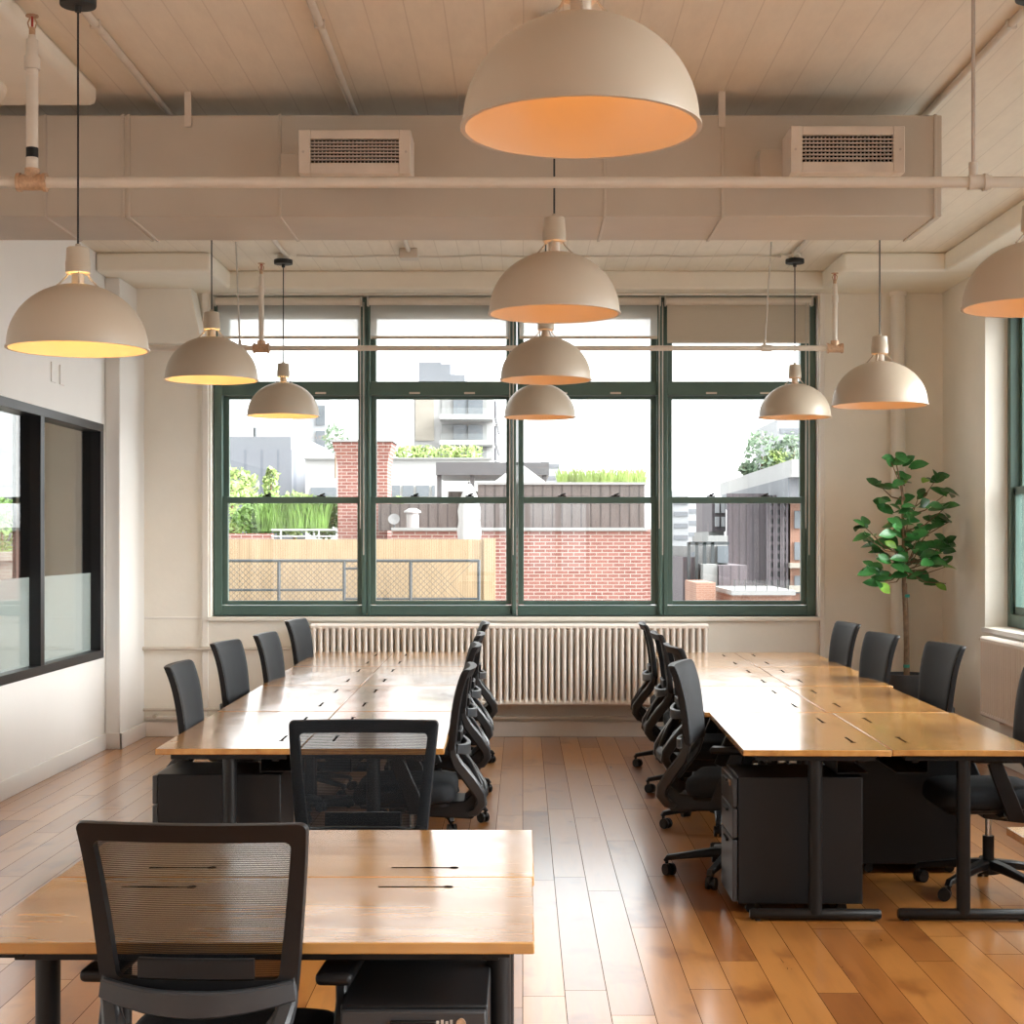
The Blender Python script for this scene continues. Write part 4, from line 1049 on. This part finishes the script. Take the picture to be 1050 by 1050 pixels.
# white low building
d = 46.0
t = thing('white_building', 'low white building behind the chimney and pergola', 'building', (0, d, 0))
MB().box(ax(313, d), ax(503, d), 0, 8, -14, az(471, d)).build('wall', M['white_render'], t)
windows(t, [(319, 345, 500, 512), (399, 410, 498, 509), (413, 424, 498, 509), (427, 440, 498, 509), (443, 446, 498, 509)], d, M['win_far'])
MB().box(ax(312, d), ax(504, d), -.15, 8, az(471, d), az(469.5, d)).build('parapet', M['pale_concrete'], t)
for k, px in enumerate((418, 436, 460, 480)):
    leafy('roof_shrub', ['bushy green shrub on the white roof, leftmost of four', 'bushy green shrub on the white roof, second of four', 'bushy green shrub on the white roof, third of four', 'bushy green shrub on the white roof, rightmost of four'][k], 'shrub', px, 465, 47.5, .45, .26, M['shrub_pale'], 240, .08, 'shrubs on the white roof', stem=False)
# apartment tower
d = 85.0
t = thing('apartment_building', 'white apartment block with balconies and a grey roof block', 'building', (0, d, 0))
xr = ax(506, d)
MB().box(ax(424, d), xr, 0, 16, -14, az(392, d)).build('wall', M['white_render'], t)
for a, c, e in ((428, 451, 369), (451, 461, 371), (461, 476, 382)):
    MB().box(ax(a, d), ax(c, d), 1, 7, az(392.5, d), az(e, d)).build('roof_block', M['grey_blue'], t)
MB().box(ax(426, d), ax(445, d), -.12, .1, az(452, d), az(409, d)).build('wall_panel', M['cornice'], t)
for k, (z0, z1) in enumerate(((409, 427), (435, 453), (458, 471))):
    MB().box(ax(453, d), ax(499, d), -.1, .1, az(z1, d), az(z0, d)).build('recess', M['pale_concrete'], t)
    w_ = MB().box(ax(465, d), ax(495, d), -.2, .1, az(z1 - 2, d), az(z0 + 1, d)).build('window', M['win_far'], t)
    MB().box(ax(479, d), ax(480.2, d), -.26, 0, az(z1 - 2, d), az(z0 + 1, d)).build('window_bar', M['fence_metal'], w_)
    MB().box(ax(452, d), ax(506, d), -1.6, 0, az(z1 + 5, d), az(z1, d)).build('balcony', M['white_render'], t)
    b = MB(); b.box(ax(453, d), ax(505, d), -1.5, -1.45, az(z1, d), az(z1 - 6.5, d)); b.build('balustrade', M['glass'], t, smooth=0)
    b = MB()
    for q in range(8): xx = xr + .02; yy = 1.2 + q * 1.8; b.box(xr - .05, xr + .12, yy, yy + 1.1, az(z1, d), az(z0, d))
    b.build('side_window', M['win_dark'], t)
# tower seen behind pendant at left
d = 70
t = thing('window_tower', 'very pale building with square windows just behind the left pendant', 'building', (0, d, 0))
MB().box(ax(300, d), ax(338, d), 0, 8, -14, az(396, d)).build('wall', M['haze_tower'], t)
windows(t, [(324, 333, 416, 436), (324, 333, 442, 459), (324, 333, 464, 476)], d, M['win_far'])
# corrugated building
d = 52.0
t = thing('corrugated_building', 'grey corrugated metal building behind the shrubs', 'building', (0, d, 0))
MB().box(ax(200, d), ax(299, d), 0, 10, -14, az(461, d)).build('corrugated_wall', M['corrugated'], t)
b = MB(); b.prism([(ax(299, d), d), (ax(317, d), d + .5), (ax(317, d), d + 10), (ax(299, d), d + 10)], -14, az(462, d), 'z'); o = b.build('side_wall', M['corrugated'], t); o.location.y = -d
MB().box(ax(200, d), ax(297, d), .3, 9, az(461, d), az(447, d)).build('roof_screen', M['grey_blue'], t)
b = MB(); b.prism([(ax(297, d), d + .3), (ax(312, d), d + .8), (ax(312, d), d + 9), (ax(297, d), d + 9)], az(462, d), az(449, d), 'z'); o = b.build('roof_screen', M['grey_blue'], t); o.location.y = -d
MB().cyl((ax(256, d), 1, az(448, d)), (ax(256, d), 1, az(436, d)), .06, n=8).build('mast', M['fence_metal'], t)
# right-hand group of buildings
d = 62.0
t = thing('ribbed_building', 'dark ribbed building with a white top behind the rightmost window', 'building', (0, d, 0))
def pr(name, poly, z0, z1, mat, par):        # poly: (pixel column, depth) pairs
    b = MB(); b.prism([(ax(px, dd), dd - d) for px, dd in poly], z0, z1, 'z'); return b.build(name, mat, par, smooth=0)
pr('ribbed_wall', [(745, 62), (786, 62), (786, 75), (745, 75)], -14, az(506, d), M['ribbed'], t)
pr('glazed_bay', [(786, 61.7), (806, 61.7), (806, 75), (786, 75)], -14, az(508, d), M['win_dark'], t)
b = MB()
for px in (786, 793, 800, 806): b.box(ax(px, d) - .08, ax(px, d) + .08, -.5, -.2, -14, az(508, d))
for py in range(512, 640, 9): b.box(ax(786, d), ax(806, d), -.45, -.2, az(py, d) - .07, az(py, d) + .07)
b.build('glazing_bars', M['ribbed'], t)
MB().box(ax(806, d), ax(850, d), -.5, 12, -14, az(508, d)).build('brick_bay', M['brick_far'], t)
for k, py in enumerate((524, 556, 590)): MB().box(ax(812, d), ax(824, d), -.6, 0, az(py + 18, d), az(py, d)).build('window', M['win_far'], t)
MB().box(ax(806, d), ax(850, d), -1.0, 12, az(582, d), az(577, d)).build('stone_band', M['cornice'], t)
MB().box(ax(804, d), ax(850, d), -1.2, 12, az(606, d), az(600, d)).build('stone_band', M['cornice'], t)
# sloping-perspective white top: recedes to the left
b = MB(); zt0, zt1 = az(506, d), az(472, d)
b.prism([(ax(812, 58), -4), (ax(850, 58), -4), (ax(850, 75), 13), (ax(738, 82), 20)], az(489, 58), az(471, 58), 'z'); b.build('white_top', M['white_render'], t, smooth=0)
b = MB(); b.prism([(ax(808, 58.6), -3.4), (ax(850, 58.6), -3.4), (ax(850, 75), 13), (ax(740, 81), 19)], az(510, 58), az(489, 58), 'z'); b.build('top_storey', M['grey_blue'], t, smooth=0)
for k, (px, py, rx, rz) in enumerate(((781, 468, .85, 1.25), (797, 474, .7, .6), (814, 463, .9, .95), (768, 481, .45, .3))):
    leafy('roof_tree', ['dark conifer-like tree on the white roof at right', 'low bright bush on the white roof at right', 'leafy tree at the right edge on the white roof', 'smallest bush on the white roof at right'][k], 'tree', px, py, 72, rx, rz, M['tree_far'] if k != 1 else M['shrub_pale'], 420, .16, 'trees on the white roof')
d = 50.0
t = thing('stepped_building', 'low grey stepped building with steel balconies below the rightmost window', 'building', (0, d, 0))
MB().box(ax(704, d), ax(746, d), 0, 6, -14, az(560, d)).build('wall', M['grey_concrete'], t)
MB().box(ax(731, d), ax(760, d), -1.5, 4, -14, az(579, d)).build('steel_bay', M['ribbed'], t)
MB().box(ax(698, d), ax(712, d), -.6, 4, -14, az(571, d)).build('steel_bay', M['ribbed'], t)
MB().box(ax(716, d), ax(730, d), -1.4, 3, -14, az(578, d)).build('stair_tower', M['pale_concrete'], t)
MB().box(ax(727, d), ax(747, d), .2, 5, az(560, d), az(549, d)).build('roof_block', M['pale_concrete'], t)
windows(t, [(735, 746, 560, 577), (700, 709, 585, 600), (706, 714, 566, 575)], d, M['win_far'], .2)
b = MB()
for px in (704, 712, 720, 728): b.box(ax(px, d) - .05, ax(px, d) + .05, -.7, -.6, az(600, d), az(556, d))
b.box(ax(704, d), ax(745, d), -.7, -.6, az(557, d) - .05, az(557, d) + .05); b.build('steel_frame', M['fence_metal'], t)
d = 44.0
t = thing('brick_terrace', 'low orange brick block with a pale roof terrace at lower right', 'building', (0, d, 0))
MB().box(ax(752, d), ax(812, d), 0, 4, -14, az(610, d)).build('wall', M['brick_far'], t)
MB().box(ax(749, d), ax(814, d), -.3, 4, az(610, d), az(605, d)).build('terrace_edge', M['pale_concrete'], t)
MB().box(ax(716, d), ax(736, d), .5, 3.6, -14, az(598, d)).build('wall', M['brick_far'], t)
for q in range(6): MB().box(ax(752 + q * 11, d), ax(752.6 + q * 11, d), -.2, -.1, az(605, d), az(594, d)).build('rail_post', M['fence_metal'], t)
MB().box(ax(750, d), ax(812, d), -.2, -.16, az(605, d), az(595, d)).build('glass_rail', M['glass'], t, smooth=0)
d = 66.0
t = thing('grey_tower', 'narrow dark building with windows left of the ribbed building', 'building', (0, d, 0))
MB().box(ax(730, d), ax(744.3, d), 0, 6, az(545, d), az(512, d)).build('wall', M['ribbed'], t)
MB().box(ax(728, d), ax(744.3, d), .5, 6, -14, az(545, d)).build('base_wall', M['pale_concrete'], t)
windows(t, [(733, 737, 516, 526), (739, 743, 516, 526), (733, 737, 530, 540), (739, 743, 530, 540)], d, M['haze_tower'], .2)
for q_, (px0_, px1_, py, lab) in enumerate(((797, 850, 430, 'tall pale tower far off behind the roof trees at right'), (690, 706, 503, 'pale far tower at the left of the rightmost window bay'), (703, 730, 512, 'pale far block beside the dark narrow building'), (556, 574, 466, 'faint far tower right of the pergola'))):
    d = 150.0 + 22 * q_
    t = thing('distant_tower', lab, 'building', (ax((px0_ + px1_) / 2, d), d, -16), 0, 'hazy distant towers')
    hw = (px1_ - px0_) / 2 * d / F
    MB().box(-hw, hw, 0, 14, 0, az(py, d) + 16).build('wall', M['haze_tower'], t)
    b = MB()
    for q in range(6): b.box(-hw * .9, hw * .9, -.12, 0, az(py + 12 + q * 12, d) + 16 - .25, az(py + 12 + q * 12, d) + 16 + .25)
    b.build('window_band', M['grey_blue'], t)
t = thing('side_tower', 'tall grey tower seen through the partition glass at far left', 'building', (ax(-22, 60), 60, -16))
MB().box(-1.9, 1.5, 0, 10, 0, 34).build('wall', M['grey_concrete'], t)
for k in range(14): MB().box(-1.7, 1.3, -.08, .1, 12 + 1.3 * k, 12.75 + 1.3 * k).build('window_band', M['win_far'], t)
t = thing('street_wall', 'pale stone wall with a cornice seen through the partition glass at far left', 'wall', (ax(-20, 36), 36, -14))
MB().box(-2, .74, 0, 1, 0, az(575, 36) + 14).build('wall', M['cornice'], t); MB().box(-2, .85, -.2, 1, az(575, 36) + 14, az(566, 36) + 14).build('cornice', M['cornice'], t)
leafy('street_tree', 'dark green tree above the cornice, seen through the partition glass at far left', 'tree', 2, 541, 39.5, .55, .85, M['shrub'], 900, .07, drop=17.1)
# ------------------------------------------------------------------ light
SKY_POW, SKY_SUN = 8.0, 11.0
wd = bpy.data.worlds.new('sky'); S.world = wd; wd.use_nodes = True
nt = wd.node_tree; bg = nt.nodes['Background']
tc = N(nt, 'ShaderNodeTexCoord'); sp = N(nt, 'ShaderNodeSeparateXYZ'); L(nt, tc.outputs['Generated'], sp.inputs[0])
c = ramp(nt, sp.outputs['Z'], [(0, (.55,.55,.55)), (.02, (.97,.98,1.0)), (.35, (1.0,1.0,1.0)), (1, (1.0,1.0,1.0))])
# overcast sky, far brighter where the sun stands behind the cloud on the right
nd = N(nt, 'ShaderNodeVectorMath', operation='NORMALIZE'); L(nt, tc.outputs['Generated'], nd.inputs[0])
dt = N(nt, 'ShaderNodeVectorMath', operation='DOT_PRODUCT'); L(nt, nd.outputs[0], dt.inputs[0]); dt.inputs[1].default_value = Vector((.87, -.10, .46)).normalized()
mxm = N(nt, 'ShaderNodeMath', operation='MAXIMUM'); mxm.inputs[1].default_value = 0; L(nt, dt.outputs['Value'], mxm.inputs[0])
pw = N(nt, 'ShaderNodeMath', operation='POWER'); pw.inputs[1].default_value = SKY_POW; L(nt, mxm.outputs[0], pw.inputs[0])
st = N(nt, 'ShaderNodeMath', operation='MULTIPLY_ADD'); L(nt, pw.outputs[0], st.inputs[0]); st.inputs[1].default_value = SKY_SUN; st.inputs[2].default_value = 1.0
L(nt, c, bg.inputs['Color']); L(nt, st.outputs[0], bg.inputs['Strength'])
def portal(loc, rot, sx, sy):
    l = bpy.data.lights.new('window_daylight', 'AREA'); l.shape = 'RECTANGLE'; l.size = sx; l.size_y = sy; l.cycles.is_portal = True
    o = bpy.data.objects.new('window_daylight', l); COL.objects.link(o); o.location = loc; o.rotation_euler = rot
portal(((WX0 + WX1)/2, YF + .33, (WZ0 + WZ1)/2), (R(-90), 0, 0), WX1 - WX0, WZ1 - WZ0)
for y0, y1 in RW: portal((XR + .44, (y0 + y1)/2, (RZ0 + RZ1)/2), (0, R(90), 0), RZ1 - RZ0, y1 - y0)
portal(((BX0 + BX1)/2, YB - .29, 1.75), (R(90), 0, 0), BX1 - BX0, 1.7)
portal(((LW0 + LW1)/2, YF + .33, 2.1), (R(-90), 0, 0), LW1 - LW0, 2.2)

# ------------------------------------------------------------------ camera and view
cam = bpy.data.cameras.new('camera'); co = bpy.data.objects.new('camera', cam); COL.objects.link(co)
co.location = (0, 0, H); co.rotation_euler = (R(90), 0, 0)
cam.sensor_width = 36; cam.sensor_fit = 'HORIZONTAL'; cam.lens = F / 1050 * 36
cam.shift_x = -(VX - 525) / 1050; cam.shift_y = (VY - 525) / 1050
cam.clip_end = 1000; cam.clip_start = .05
S.camera = co
vs = S.view_settings
S.display_settings.display_device = 'sRGB'
vs.view_transform = 'Standard'; vs.look = 'None'; vs.gamma = 1; vs.use_curve_mapping = False
vs.exposure = 1.9
cy = S.cycles
cy.max_bounces = 12; cy.diffuse_bounces = 6; cy.glossy_bounces = 4; cy.transparent_max_bounces = 24; cy.transmission_bounces = 4
cy.sample_clamp_indirect = 4; cy.caustics_reflective = True; cy.blur_glossy = 1.0; cy.caustics_refractive = False
cy.use_denoising = True
